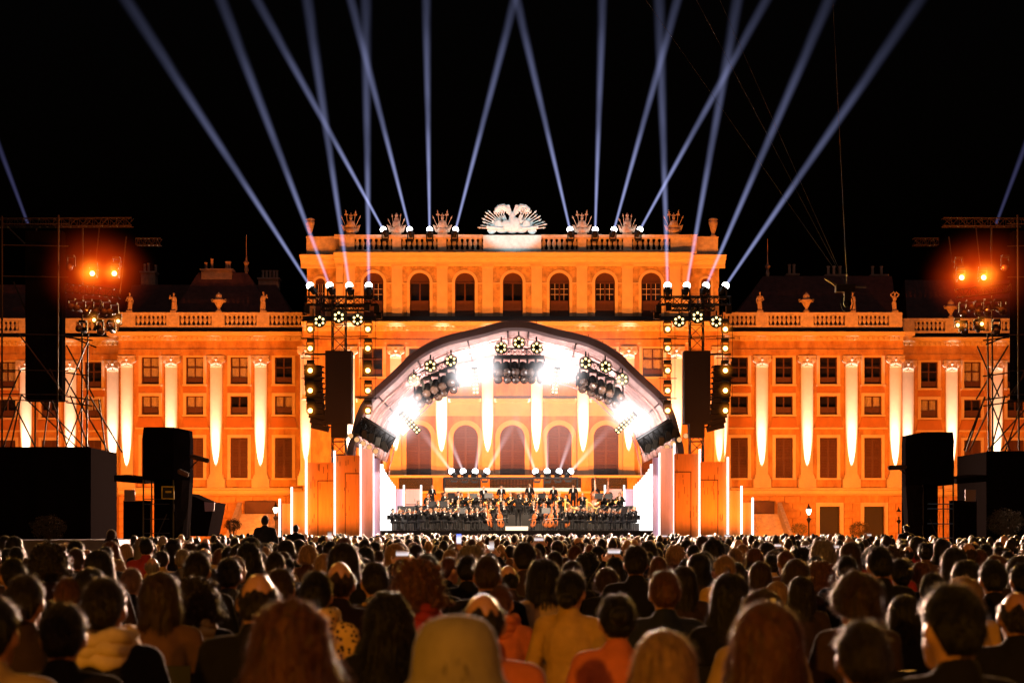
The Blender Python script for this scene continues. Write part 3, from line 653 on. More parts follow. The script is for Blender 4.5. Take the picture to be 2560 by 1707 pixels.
def arc_at(s, y):                                                       # depth y (0 front) and inset s (m)
    k = 1 - .0115 * y; out = []
    for x, z in ARC: out.append(Vector((x * k, y, (z - ZD) * (1 - .0125 * y) + ZD)))
    if s:
        o2 = []
        for i, p in enumerate(out):
            t = out[min(i + 1, len(out) - 1)] - out[max(i - 1, 0)]; nrm = Vector((t.z, 0, -t.x)).normalized(); o2.append(p + nrm * s)
        out = o2
    return out
def strip(mb, A, B):
    n = len(A); mb.add(list(A) + list(B), [(i, i + 1, n + i + 1, n + i) for i in range(n - 1)])
a0, a1 = arc_at(0, 0), arc_at(.34, 0); b0, b1 = arc_at(0, .7), arc_at(.34, .7)
mb = MB(); strip(mb, a0, a1); strip(mb, a1, b1); strip(mb, b1, b0); strip(mb, b0, a0); sp(mb, 'arch_beam', M_ARCH)
N3 = len(ARC) // 3
mb = MB(); mb.tube([p + Vector((0, .5, 0)) for p in arc_at(-.05, 0)][N3 - 6:len(ARC) - N3 + 6], .06, 8); sp(mb, 'arch_rim', M_ARCHP)
NB = 10.0; CUT = 10
mb = MB(); mb.sm = True; rows = [arc_at(.3 + .10 * (i % 2), .7 + (NB - .7) * i / 12)[CUT:-CUT] for i in range(13)]
for A, B in zip(rows[:-1], rows[1:]): strip(mb, A, B)
sp(mb, 'roof_membrane', M_MEMB)
rows2 = [arc_at(.02, .7 + (NB - .7) * i / 12)[CUT:-CUT] for i in range(13)]; mb = MB(); mb.sm = True
for A, B in zip(rows2[:-1], rows2[1:]): strip(mb, A, B)
sp(mb, 'roof_skin', M_ARCH)
for i in range(1, 7): sp(MB().tube(arc_at(.5, NB * i / 6)[CUT if i < 6 else 0:-CUT if i < 6 else None], .045, 6), 'roof_rib', M_ARCHP)
for k in range(6, len(ARC) - 2 * CUT - 4, 10):
    sp(MB().tube([rows[i][k] + Vector((0, 0, -.06)) for i in range(13)], .05, 5), 'purlin', M_ARCH)
sp(MB().box(-13, 13, .02, 15.5, .0, ZD), 'deck', M_STAGEF)
sp(MB().box(X(955, DS) - SX, X(1632, DS) - SX, -.03, .02, 0, ZD - .02), 'skirt', M_DARKCL)
RIS = {3: .42, 4: .95, 5: 1.5}
for k, y0, y1 in ((3, 5.0, 7.4), (4, 7.4, 9.8), (5, 9.8, 12.6)): sp(MB().box(-7.2, 7.2, y0, y1 - .01, ZD, ZD + RIS[k]), 'riser', M_STAGEF)
M_BANNER = mat('white_banner', (.8, .7, .62), .6)
tag(MB().box(X(1112, 102), X(1452, 102), 102, 102.1, Z(1228, 102), Z(1219, 102)).build('back_fascia', M_BANNER), 'pale horizontal fascia strip behind the orchestra', 'fascia')
# panels with light tubes
M_TUBE = emat('white_led_tube', (1, .93, .88), 3)
M_PANO = mat('orange_panel', (.72, .27, .07), .42, var=.18, vscale=2.2, stretch=(3, 3, .35))
M_PANP = mat('pink_lit_panel', (.74, .38, .34), .42, var=.15, vscale=2.2, stretch=(3, 3, .35))  # pink cast of the LED light put into the board colour
M_GROOVE = mat('panel_groove', (.10, .03, .012), .7)
M_PANLIT = mat('purple_lit_panel', (.62, .45, .70), .42, var=.1, vscale=2, stretch=(3, 3, .35))  # purple LED light put into the board colour
def panel(px0, px1, pyt, tube, d, m, label, tubetop=None):
    x0, x1, z1 = X(px0, d), X(px1, d), Z(pyt, d); w = x1 - x0
    t = thing('stage_panel', label, 'panel', (x0, d, 0))
    MB().box(0, w, 0, .5, 0, z1).build('board', m, t)
    left = tube < px0; s0 = w * .38 if left else 0; zt = z1 - 1.0
    if w > .7:
        a, b = (s0, w - .002) if left else (.002, w * .66)
        MB().box(a + .05, b, -.03, 0, 0, zt).build('inner_board', m, t)
        MB().box(a, a + .05, -.012, 0, 0, zt + .05).box(a + .05, b, -.012, 0, zt, zt + .05).build('groove', M_GROOVE, t) if left else MB().box(b, b + .05, -.012, 0, 0, zt + .05).box(a, b, -.012, 0, zt, zt + .05).build('groove', M_GROOVE, t)
        mb = MB()
        for _ in range(int(w * 11)):
            xx = R.uniform(.06, w - .08); zz = R.uniform(z1 * .3, z1 - .25); mb.box(xx, xx + .022, -.04, -.028, zz, zz + R.uniform(.15, .4))
        o = mb.build('slit', M_GROOVE, t); o['kind'] = 'stuff'
    xt = X(tube, d) - x0; zt2 = Z(tubetop, d) if tubetop else z1 + .25
    MB().cyl((xt, -.1, .3), (xt, -.1, zt2), .055, n=8).build('light_tube', M_TUBE, t)
    return t
for a in ((705, 727, 1258, 700, 86, M_PANO, 'lowest orange panel with a light tube, beside the lit lantern and stairs'),
          (733, 762, 1229, 730, 86, M_PANO, 'low narrow orange panel with a light tube, behind the standing dark figure'),
          (769, 834, 1156, 766, 86, M_PANO, 'wide orange panel with bright tube below the line array by the stairs'),
          (840, 898, 1138, 837, 86.3, M_PANO, 'tall wide orange panel with dark inner frame under the square mast, left wing of stage'),
          (904, 931, 1122, 901, 87, M_PANP, 'tallest narrow pink-lit panel touching the arch foot, tent side'),
          (936, 949, 1145, 933, 87.6, M_PANLIT, 'slim purple-lit panel next to the tube wall on the tent side'),
          (1751, 1815, 1154, 1819, 86, M_PANO, 'wide orange panel full of slits below the line array by the dark doors'),
          (1687, 1746, 1134, 1749, 86.3, M_PANO, 'tall wide orange panel with dark inner frame under the square mast, right wing of stage'),
          (1652, 1681, 1120, 1685, 87, M_PANP, 'tallest narrow pink-lit panel touching the arch foot, side of the dark doors'),
          (1633, 1647, 1143, 1649, 87.6, M_PANLIT, 'slim purple-lit panel next to the tube wall on the doors side'),
          (1823, 1850, 1226, 1853, 86, M_PANO, 'low narrow orange panel with a light tube beside the stone stairs on the doors side'),
          (1855, 1879, 1255, 1881, 86, M_PANO, 'lowest orange panel beside the figure on the doors-side stairs'),
          (990, 1008, 1222, 1010, 101, M_PANLIT, 'pale rear panel behind the first violins at the tube wall'), (1014, 1051, 1222, 1053, 101, M_PANP, 'pink-lit rear panel behind the violins beside the balcony grille'),
          (1516, 1554, 1222, 1512, 101, M_PANP, 'pink-lit rear panel behind the cellos and harps'), (1562, 1584, 1222, 1560, 101, M_PANLIT, 'pale rear panel behind the violas at the tube wall')):
    panel(*a)
for k in range(9):                                                     # receding walls of light tubes
    t = k / 8; d = 88.3 + 7 * t
    for side, pa, pb, wing_ in ((0, 954, 985, 'tent'), (1, 1629, 1588, 'doors')):
        px = pa + (pb - pa) * t; pt = 1160 + (1214 - 1160) * t ** .7
        o = MB().cyl((0, 0, ZD - .4), (0, 0, Z(pt, d)), .09, n=8).build('light_tube', M_TUBE, None, (X(px, d), d, 0))
        tag(o, '%s upright white light tube from the audience in the tube wall, %s side' % (ORD[k], wing_), 'light tube', 'light tubes at the %s side of the stage' % wing_)
for px, col in ((970, (1, .88, .9)), (1612, (1, .88, .9))): light('AREA', P(px, 1240, 88.6), P(1293, 1280, 94), 90, col, radius=1.6, name='tube_wall_light')
for px in (714, 748, 800, 870, 1715, 1785, 1836, 1868): light('SPOT', P(px, 1325, 83.6), P(px, 1190, 86), 430, (1, .27, .025), 115, .8, .3, 'panel_fill_spot')  # added spots without fixtures, brighten the panels from below
# ------------------------------------------------------------------ lamp types
M_HOT = emat('white_lens', (1, .98, 1), 14); M_BULB = emat('warm_bulb', (1, .74, .30), 3.2); M_AMB = emat('amber_lens', (1, .60, .14), 10)
M_STROBE = emat('strobe_tube', (1, .95, .96), 40); M_LENSD = mat('dark_lens', (.08, .05, .04), .15)
def moving_head(direction, lit, label, group, loc, s=1., hang=False):
    dv = Vector(direction).normalized(); t = thing('moving_head_lamp', label, 'stage lamp', loc, group)
    def a():
        mb = MB(); mb.box(-.19, .19, -.17, .17, 0, .13)
        for q in (-1, 1): mb.box(q * .2 - .035, q * .2 + .035, -.07, .07, .1, .56); mb.cyl((q * .24, 0, .5), (q * .16, 0, .5), .1, n=10)
        return mb.mesh('yoke', M_PLAST)
    y = put('yoke', shared('mh_yoke', a), t, (0, 0, 0), (pi, 0, 0) if hang else None, s)
    def b():
        mb = MB(); mb.sm = True; mb.lathe([(.10, -.26), (.15, -.2), (.16, .1), (.175, .16), (.175, .26), (.16, .27)], n=14); return mb.mesh('head', M_PLAST)
    q = dv.to_track_quat('Z', 'Y'); c = Vector((0, 0, (-.5 if hang else .5) * s))
    h = put('head', shared('mh_head', b), t, c, q.to_euler(), s)
    mm = M_HOT if lit else M_LENSD
    put('lens', shared(('mh_lens', lit), lambda: MB().ball((0, 0, 0), .2, .2, .19, 14, 10).mesh('lens', mm)), t, c + dv * .27 * s, q.to_euler(), s)
    return t, c + dv * .27 * s + Vector(loc)
def ring_blinder(loc, label, group, rot=(0, 0, 0), s=1.):
    t = thing('ring_blinder', label, 'stage lamp', loc, group); t.rotation_euler = rot; t.scale = (s,) * 3
    def a():
        mb = MB()
        for r in (.33, .36):
            pts = [(r * cos(2 * pi * k / 24), .02 if r < .35 else -.05, r * sin(2 * pi * k / 24)) for k in range(25)]; mb.tube(pts, .014, 5)
        mb.cyl((0, .02, 0), (0, .1, 0), .31, n=20); mb.cyl((0, -.04, 0), (0, .05, 0), .1, n=12); mb.box(-.04, .04, .04, .08, .3, .62); return mb.mesh('housing', M_PLAST)
    put('housing', shared('rb_h', a), t)
    me = shared('rb_b', lambda: MB().ball((0, 0, 0), .066, .05, .066, 12, 8).mesh('bulb', M_BULB))
    for k in range(6): put('bulb', me, t, (.215 * cos(k * pi / 3 + pi / 6), -.02, .215 * sin(k * pi / 3 + pi / 6)))
    return t
def par(loc, label, group, s=1., m=None):
    t = thing('amber_spotlight', label, 'stage lamp', loc, group); t.scale = (s,) * 3
    def a():
        mb = MB(); mb.box(-.17, .17, 0, .34, -.2, .2); mb.cyl((0, -.08, 0), (0, .02, 0), .17, .19, 14); return mb.mesh('housing', mat('lamp_housing', (.05, .03, .02), .5))
    put('housing', shared('par_h', a), t)
    def b():
        mb = MB()
        for q in (-1, 1): mb.box(q * .21 - .02, q * .21 + .02, .08, .16, -.1, .32)
        mb.box(-.23, .23, .08, .16, .32, .36); mb.cyl((-.2, .12, .46), (.2, .12, .46), .1, n=8); return mb.mesh('yoke', M_PLAST)
    put('yoke', shared('par_y', b), t)
    put('lens', shared('par_l' + str(m), lambda: MB().ball((0, 0, 0), .125, .07, .125, 14, 8).mesh('lens', m or M_AMB)), t, (0, -.09, -.03))
    return t
# beam light and lamp glow put into emission volumes with smooth radial falloff
def volmat(name, build):
    m = bpy.data.materials.new(name); m.use_nodes = True; n = m.node_tree.nodes; l = m.node_tree.links; n.remove(n['Principled BSDF'])
    tc = n.new('ShaderNodeTexCoord'); e = n.new('ShaderNodeEmission'); l.new(e.outputs[0], n['Material Output'].inputs['Volume'])
    def M(op, a, b=None, c=None):
        q = n.new('ShaderNodeMath'); q.operation = op
        for i, v in enumerate((a, b, c)):
            if v is None: continue
            if isinstance(v, (int, float)): q.inputs[i].default_value = v
            else: l.new(v, q.inputs[i])
        return q.outputs[0]
    sx = n.new('ShaderNodeSeparateXYZ'); l.new(tc.outputs['Object'], sx.inputs[0])
    build(e, M, l, sx.outputs, n); return m
def glowmat(name, col, k, power=3.):
    def b(e, M, l, o, n):
        r = M('SQRT', M('ADD', M('ADD', M('MULTIPLY', o[0], o[0]), M('MULTIPLY', o[1], o[1])), M('MULTIPLY', o[2], o[2])))
        nz = n.new('ShaderNodeTexNoise'); nz.inputs['Scale'].default_value = 1.7; nz.inputs['Detail'].default_value = 3; tc2 = n.new('ShaderNodeTexCoord'); l.new(tc2.outputs['Object'], nz.inputs['Vector']); hz = M('MAXIMUM', M('ADD', M('MULTIPLY', nz.outputs['Fac'], 2.6), -.3), .05)
        l.new(M('MULTIPLY', M('MULTIPLY', M('POWER', M('MAXIMUM', M('SUBTRACT', 1.0, r), 0.0), power), k), hz), e.inputs[1]); e.inputs[0].default_value = (*col, 1)
    m = volmat(name, b); m.cycles.volume_step_rate = .35; return m
BL, BR0, BR1 = 34.0, .12, .98
def beammat(name, col, k, L):  # beam brightness is written into the volume's emission
    def b(e, M, l, o, n):
        rho = M('SQRT', M('ADD', M('MULTIPLY', o[0], o[0]), M('MULTIPLY', o[1], o[1]))); z = M('DIVIDE', o[2], L)
        r = M('ADD', M('MULTIPLY', z, BR1 - BR0), BR0); s = M('DIVIDE', rho, r); g = M('POWER', M('MAXIMUM', M('SUBTRACT', 1.0, M('MULTIPLY', s, s)), 0.0), 3.2)
        f = M('MULTIPLY', M('POWER', M('DIVIDE', BR0, r), 1.2), M('POWER', M('MAXIMUM', M('SUBTRACT', 1.0, z), 0.0), 4.2))
        nz = n.new('ShaderNodeTexNoise'); nz.inputs['Scale'].default_value = .55; nz.inputs['Detail'].default_value = 3; mp = n.new('ShaderNodeMapping'); mp.inputs['Scale'].default_value = (1.6, 1.6, .35); tc2 = n.new('ShaderNodeTexCoord'); l.new(tc2.outputs['Object'], mp.inputs[0]); l.new(mp.outputs[0], nz.inputs['Vector']); hz = M('MAXIMUM', M('ADD', M('MULTIPLY', nz.outputs['Fac'], 2.8), -.4), .1)
        l.new(M('MULTIPLY', M('MULTIPLY', M('MULTIPLY', f, g), k), hz), e.inputs[1]); e.inputs[0].default_value = (*col, 1)
    m = volmat(name, b); m.cycles.volume_step_rate = .012; return m
M_BEAM = beammat('beam_emission', (.48, .53, 1.0), 6.6, BL); M_BEAMF = beammat('faint_beam_emission', (.4, .4, 1.0), 1.3, BL); M_BEAMS = beammat('short_beam_emission', (1, .84, .9), 9.0, 8.0)
BEAMF = MB().cyl((0, 0, 0), (0, 0, BL), BR0, BR1, 20).mesh('light_beam', M_BEAMF); BEAM = MB().cyl((0, 0, 0), (0, 0, BL), BR0, BR1, 20).mesh('light_beam', M_BEAM); BEAMS = MB().cyl((0, 0, 0), (0, 0, 8.0), BR0 * .9, .5, 16).mesh('light_beam', M_BEAMS)
def beam(start, direction, label, group, me=None, s=1.):
    o = put('light_beam', me or BEAM, None, start, Vector(direction).to_track_quat('Z', 'Y').to_euler(), s); return tag(o, label, 'light beam', group)
def glow(loc, r, m, label, group):  # self-glowing ball added for lamp bloom and stage haze
    me = shared(('glow', m.name), lambda: MB().ball((0, 0, 0), 1, 1, 1, 20, 14).mesh('glow_volume', m)); o = put('glow_volume', me, None, loc, None, r); return tag(o, label, 'haze', group, 'stuff')
M_GLOWA3 = glowmat('amber_glow_small', (1, .26, .015), 3.4, 3.2)
# beam lamps on the towers and on the palace roof: (lamp px, py, depth, beam top px)
VV = 2560 / 2352
tw = [(775, 714, 86.5, 290), (824, 714, 86.5, 508), (873, 714, 86.5, 706), (922, 714, 86.5, 840), (1669, 714, 86.5, 1514), (1717, 714, 86.5, 1694), (1765, 714, 86.5, 1904), (1814, 714, 86.5, 2112)]
rf = [(958, 574, 136.4, 590), (1024, 574, 136.4, 806), (1074, 574, 136.4, 979), (1139, 574, 136.4, 1182), (1425, 574, 136.4, 1187), (1488, 574, 136.4, 1384), (1535, 574, 136.4, 1556), (1600, 574, 136.4, 1760)]
for k, (px, py, d, tx) in enumerate(tw + rf):
    on_t = k < 8; s = 1.0 if on_t else 1.3; dv = Vector(((tx * VV - px), 0, py)).normalized()
    base = P(px, py, d) - Vector((0, 0, .5 * s)) - dv * .27 * s
    ord_ = ORD[k % 4]; where = ('%s mast crossbar, counted from its tent end' % ('tent-side' if k < 4 else 'doors-side')) if on_t else ('palace balustrade, %s side of the eagle' % ('tent' if k < 12 else 'doors'))
    t, lp = moving_head(dv, True, '%s glaring beam lamp on the %s' % (ord_, where), 'beam lamps on the masts' if on_t else 'beam lamps on the palace roof', base, s)
    beam(lp - dv * .05, dv, 'pale blue beam from the %s lamp of the %s' % (ord_, where.split(', counted')[0]), 'pale blue sky beams', None, 1.0 if on_t else 1.3)
beam(P(70, 560, 61), (-75, 0, 200), 'faint blue light beam rising behind the scaffold tower lamps', 'faint outer beams', BEAMF, .8); beam(P(2490, 560, 61), (75, 0, 200), 'faint blue light beam rising behind the scaffold tower lamps', 'faint outer beams', BEAMF, .8)
# eight lamps on the balcony
for o_, (px, tx, ty) in zip(ORD, ((1129, 1060, 1085), (1158, 1118, 1085), (1188, 1205, 1085), (1217, 1275, 1075), (1339, 1300, 1075), (1368, 1364, 1085), (1398, 1428, 1090), (1427, 1520, 1075))):
    d = 104.0; dv = Vector((tx - px, -.2 * 100, 1178 - ty)).normalized()
    t, lp = moving_head(dv, True, '%s lit lamp in the row above the orchestra, counted from the violins' % o_, 'beam lamps above the orchestra', P(px, 1178, d) - Vector((0, 0, .5)) - dv * .27, 1.0)
    beam(lp, dv, 'short pinkish beam from the %s lamp above the orchestra, counted from the violins' % o_, 'short beams above the orchestra', BEAMS)
rail = thing('lamp_rail', 'black rail carrying the row of lit lamps above the orchestra', 'rail', (X(1280, 104), 104, ZD))
put('bar', MB().box(X(1110, 104), X(1445, 104), -.1, .1, Z(1192, 104) - ZD - .12, Z(1192, 104) - ZD).mesh('bar', M_BLACK), rail)
for px in (1112, 1200, 1360, 1443): rod(rail, 'post', (X(px, 104), 0, 0), (X(px, 104), 0, Z(1192, 104) - ZD - .1), .05, M_BLACK)
# ring blinders
for grp, lst, d in (('in a roof cluster of the stage', [(1035, 950), (1076, 915), (1127, 902), (1253, 869), (1297, 856), (1342, 869), (1464, 907), (1514, 917), (1556, 948)], 87.2), ('under the crossbar of a loudspeaker mast', [(799, 803), (847, 792), (894, 799), (1698, 803), (1744, 792), (1791, 804)], 86.2)):
    for k, (px, py) in enumerate(lst):
        nm = ('tent-side', 'crown', 'doors-side')[k // 3] + ' roof cluster' if len(lst) == 9 else ('tent-side', 'doors-side')[k // 3] + ' mast crossbar'
        ring_blinder(P(px, py, d), '%s ring lamp with six warm bulbs in the %s, counted from the tents' % (ORD[k % 3], nm), 'ring lamps %s' % grp, (R.uniform(-.15, .1), 0, R.uniform(-.2, .2)))
# loudspeaker masts with crossbars, lamp ladders, line arrays
def mast(cx, sgn, side):
    d = 86.8; wx = lambda px: X(cx + sgn * px, d) - X(cx, d)
    t = thing('loudspeaker_mast', 'tall truss mast with crossbar and long brown loudspeaker cover, %s' % side, 'mast', (X(cx, d), d, 0))
    mb = truss(MB(), (0, 0, 0), (0, 0, Z(745, d)), .72, .72, .035, 20, (0, 1, 0)); put('mast', mb.mesh('mast', M_ALU), t)
    z = Z(752, d); put('crossbar', truss(MB(), (wx(-85), 0, z), (wx(98), 0, z), .5, .42, .035, 9).mesh('crossbar', M_BLACK), t)
    z = Z(771, d); put('crossbar', truss(MB(), (wx(-45), 0, z), (wx(62), 0, z), .4, .22, .03, 8).mesh('crossbar', M_BLACK), t)
    put('loudspeaker_cover', MB().box(wx(-32) if sgn > 0 else wx(33), wx(33) if sgn > 0 else wx(-32), -.55, .45, Z(1060, d), Z(879, d)).mesh('loudspeaker_cover', M_BROWNCL), t)
    put('lower_cover', MB().box(*sorted((wx(-18), wx(20))), -.5, .4, Z(1094, d), Z(1060, d) - .003).mesh('lower_cover', M_BROWNCL), t)
    for px, py, sz in ((95, 775, .5), (100, 790, .35), (70, 768, .45), (-80, 775, .4)): put('motor', MB().cbox((wx(px), -.1, Z(py, d)), .3, .3, sz).mesh('motor', M_PLAST), t)
    # lamp ladders on both sides
    for lx, nm in ((-72, 'outer'), (72, 'inner')):
        lt = thing('lamp_ladder', 'thin black hanging ladder with crossbars on the %s side of the mast, %s' % (nm, side), 'lamp rack', (X(cx + sgn * lx, d - .3), d - .3, Z(1000, d)))
        for py in (847, 897, 947, 997):
            zz = Z(py, d) - Z(1000, d); rod(lt, 'crossbar', (-.5, 0, zz), (.5, 0, zz), .025, M_BLACK)
            if py == 847: rod(lt, 'arm', (0, .15, zz + .12), (-sgn * (1 if lx > 0 else -1) * 1.6, .3, zz + .12), .03, M_BLACK)
        for s in (-1, 1): rod(lt, 'cable', (s * .4, .02, Z(1000, d) - Z(1000, d)), (s * .4, .02, Z(800, d) - Z(1000, d)), .012, M_BLACK)
        for o_, py in zip(('topmost', 'second', 'third', 'fourth', 'lowest'), (822, 870, 925, 975, 1025)):
            lp = P(cx + sgn * lx, py, d - .45); par(lp, '%s amber spotlight in the %s lamp column of the %s mast' % (o_, nm, side.replace(' ', '-')), 'amber spotlights on the masts'); glow(lp + Vector((0, -.15, 0)), .55, M_GLOWA3, 'added amber glow round a mast spotlight', 'added glow round the mast spotlights')
    # curved line array
    la = thing('line_array', 'curved hanging line array of stacked loudspeakers beside the mast, %s' % side, 'loudspeaker', (X(cx - sgn * 72, d + .3), d + .3, Z(1080, d)))
    n = 12
    for i in range(n):
        u = i / (n - 1); zz = Z(918 + 150 * u, d) - Z(1080, d); off = sgn * (.15 + .38 * u ** 2); ang = sgn * (.02 + .22 * u ** 2)
        mb = MB(); mb.cbox((off, 0, zz), .92, .7, .255, Matrix.Rotation(ang, 3, 'Y')); mb.cbox((off + sgn * .5, 0, zz + .05), .16, .6, .06, Matrix.Rotation(ang, 3, 'Y')); put('cabinet', mb.mesh('cabinet', M_BROWNCL), la)
    rod(la, 'hoist_cable', (sgn * .15, 0, Z(915, d) - Z(1080, d)), (sgn * .15, 0, Z(770, d) - Z(1080, d)), .03, M_BLACK)
    put('fly_bar', MB().box(*sorted((-sgn * .3, sgn * 1.5)), -.1, .1, Z(886, d) - Z(1080, d), Z(882, d) - Z(1080, d)).mesh('fly_bar', M_BLACK), la)
mast(848, 1, 'tent side'); mast(1741, -1, 'doors side')
for px in (776, 920, 1669, 1813):
    for py in (870, 975): light('SPOT', P(px, py, 85.6), (X(px, 86) * .6, 20, 1), 2200, (1, .55, .12), 100, .6, .1, 'amber_spot')
# lamp clusters under the roof
def cluster(nm, px0, px1, py, nlamps, tilt, label, d=89.5):
    c = P((px0 + px1) / 2, py, d); t = thing('lamp_truss', label, 'lighting truss', c); w = (X(px1, d) - X(px0, d)) / 2; rt = Matrix.Rotation(tilt, 3, 'Y')
    put('truss', truss(MB(), rt @ Vector((-w, 0, 0)), rt @ Vector((w, 0, 0)), .4, .4, .03, 6).mesh('truss', M_BLACK), t)
    for s in (-.8, 0, .8): rod(t, 'hanger', rt @ Vector((s * w, 0, 0)), rt @ Vector((s * w, 0, 0)) + Vector((0, 0, 1.3 + R.random() * .5)), .02, M_BLACK)
    for i in range(nlamps):
        u = (i % (nlamps // 2)) / (nlamps // 2 - 1) * 2 - 1; row = i // (nlamps // 2)
        p = c + rt @ Vector((u * w * .95, -.3 + row * .8, -.25 - row * .35)); moving_head((R.uniform(-.3, .3) + tilt * .6, -.55, -1), False, '%s unlit black lamp in the %s row of the %s roof cluster' % (ORD[i % (nlamps // 2)], ('front', 'rear')[row], nm), 'unlit lamps under the stage roof', p, 1.25, True)
cluster('tent-side', 1038, 1130, 925, 10, -.42, 'dark lamp truss hung askew under the roof, tent side of the stage'); cluster('crown', 1243, 1352, 880, 12, 0, 'level dark lamp truss hung at the crown of the stage roof'); cluster('doors-side', 1458, 1556, 925, 10, .42, 'dark lamp truss hung askew under the roof, doors side of the stage')
def rack(px, py, s, side):
    d = 87.4; t = thing('lamp_rack', 'dark slanted rack with a row of round lamps at the arch foot, %s side' % side, 'lamp rack', P(px, py, d)); t.scale = (1.25,) * 3; rt = Matrix.Rotation(s * .55, 3, 'Y')
    put('frame', truss(MB(), rt @ Vector((-.85, 0, 0)), rt @ Vector((.85, 0, 0)), .5, .62, .035, 7).cbox((0, .4, 0), 1.7, .08, .85, rt).mesh('frame', M_PLAST), t)
    me = shared('rack_lamp', lambda: MB().cyl((0, .2, 0), (0, -.06, 0), .1, .13, 12).mesh('lamp_can', M_PLAST)); me2 = shared('rack_lens', lambda: MB().ball((0, -.06, 0), .115, .03, .115, 12, 6).mesh('lens', emat('dim_bulb', (1, .5, .2), .9)))
    for k in range(5): p = rt @ Vector((-.3 * s - .55 + .32 * k + (.3 if s < 0 else 0), -.2, -.62)); put('lamp_can', me, t, p); put('lens', me2, t, p)
    me = shared('rack_head', lambda: MB().box(-.11, .11, -.1, .1, -.2, .2).mesh('lamp_body', M_PLAST))
    for k in range(5): put('lamp_body', me, t, rt @ Vector((-.7 + .34 * k, -.3, -.25)), (R.uniform(-.4, .4), R.uniform(-.4, .4), 0))
rack(938, 1085, 1, 'tent'); rack(1645, 1090, -1, 'doors')
# strobe banks
M_GLOWW = glowmat('white_glow', (1, .93, .95), 3.0, 3.4); M_GLOWB = glowmat('stage_haze_glow', (1, .74, .66), .055, 1.4)
def strobe(px, py, ang, label):
    d = 87.6; t = thing('strobe_bank', label, 'stage lamp', P(px, py, d)); rt = Matrix.Rotation(ang, 3, 'Y')
    for s in (-1, 1):
        put('strobe_panel', MB().cbox(rt @ Vector((s * .5, 0, .12 * s)), .42, .12, 1.15, rt).mesh('strobe_panel', M_STROBE), t)
        glow(P(px, py, d - .2) + rt @ Vector((s * .5, 0, .12 * s)), 1.6, M_GLOWW, 'added white glow round a strobe under the stage roof', 'added glow round the strobes')
    put('bulb_bar', MB().cbox(rt @ Vector((0, -.28, -.5)), .36, .1, 1.5, rt).mesh('bulb_bar', M_PLAST), t)
    me = shared('sb', lambda: MB().ball((0, 0, 0), .06, .04, .06, 10, 6).mesh('bulb', M_BULB))
    for k in range(7):
        for s in (-1, 1): put('bulb', me, t, rt @ Vector((s * .09, -.35, -1.15 + .2 * k)))
for px in (1120, 1293, 1466): glow(P(px, 1000, 93), 5.5, M_GLOWB, 'thin self-glowing haze hanging under the stage roof', 'stage haze')
strobe(1010, 1040, -.75, 'glaring white strobe bank with bulb strip low under the roof, tent side'); strobe(1187, 930, -.05, 'glaring white strobe bank with bulb strip high under the roof, tent side'); strobe(1392, 930, .12, 'glaring white strobe bank with bulb strip high under the roof, doors side'); strobe(1580, 1042, .8, 'glaring white strobe bank with bulb strip low under the roof, doors side')
# ------------------------------------------------------------------ scaffold towers with amber lamps
M_GLOWA = glowmat('amber_glow', (1, .06, .003), .8, 3.6); M_GLOWA2 = glowmat('amber_glow_core', (1, .24, .012), 5.5, 3.4)
M_STEEL = mat('scaffold_tube', (.07, .05, .04), .6, metal=.3, spec=.2)
def drape(x0, x1, y, z0, z1, parent, name='drape', amp=.07, depth=4.0):
    mb = MB(); mb.sm = True; n = max(12, int((x1 - x0) * 9)); nz = 5; g = []
    for j in range(nz + 1):
        for i in range(n + 1):
            u = i / n; q = amp * (sin(u * (x1 - x0) * 7 + j * .2) * .6 + sin(u * (x1 - x0) * 3.1 + 1) * .7) * (1.2 - .6 * j / nz); g.append((x0 + (x1 - x0) * u, y + q, z0 + (z1 - z0) * j / nz))
    mb.add(g, [(j * (n + 1) + i, j * (n + 1) + i + 1, (j + 1) * (n + 1) + i + 1, (j + 1) * (n + 1) + i) for j in range(nz) for i in range(n)]); mb.sm = False
    mb.box(x0 + .02, x1 - .02, y + .16, y + depth, z0, z1 - .02); return put(name, mb.mesh(name, M_DARKCL), parent)
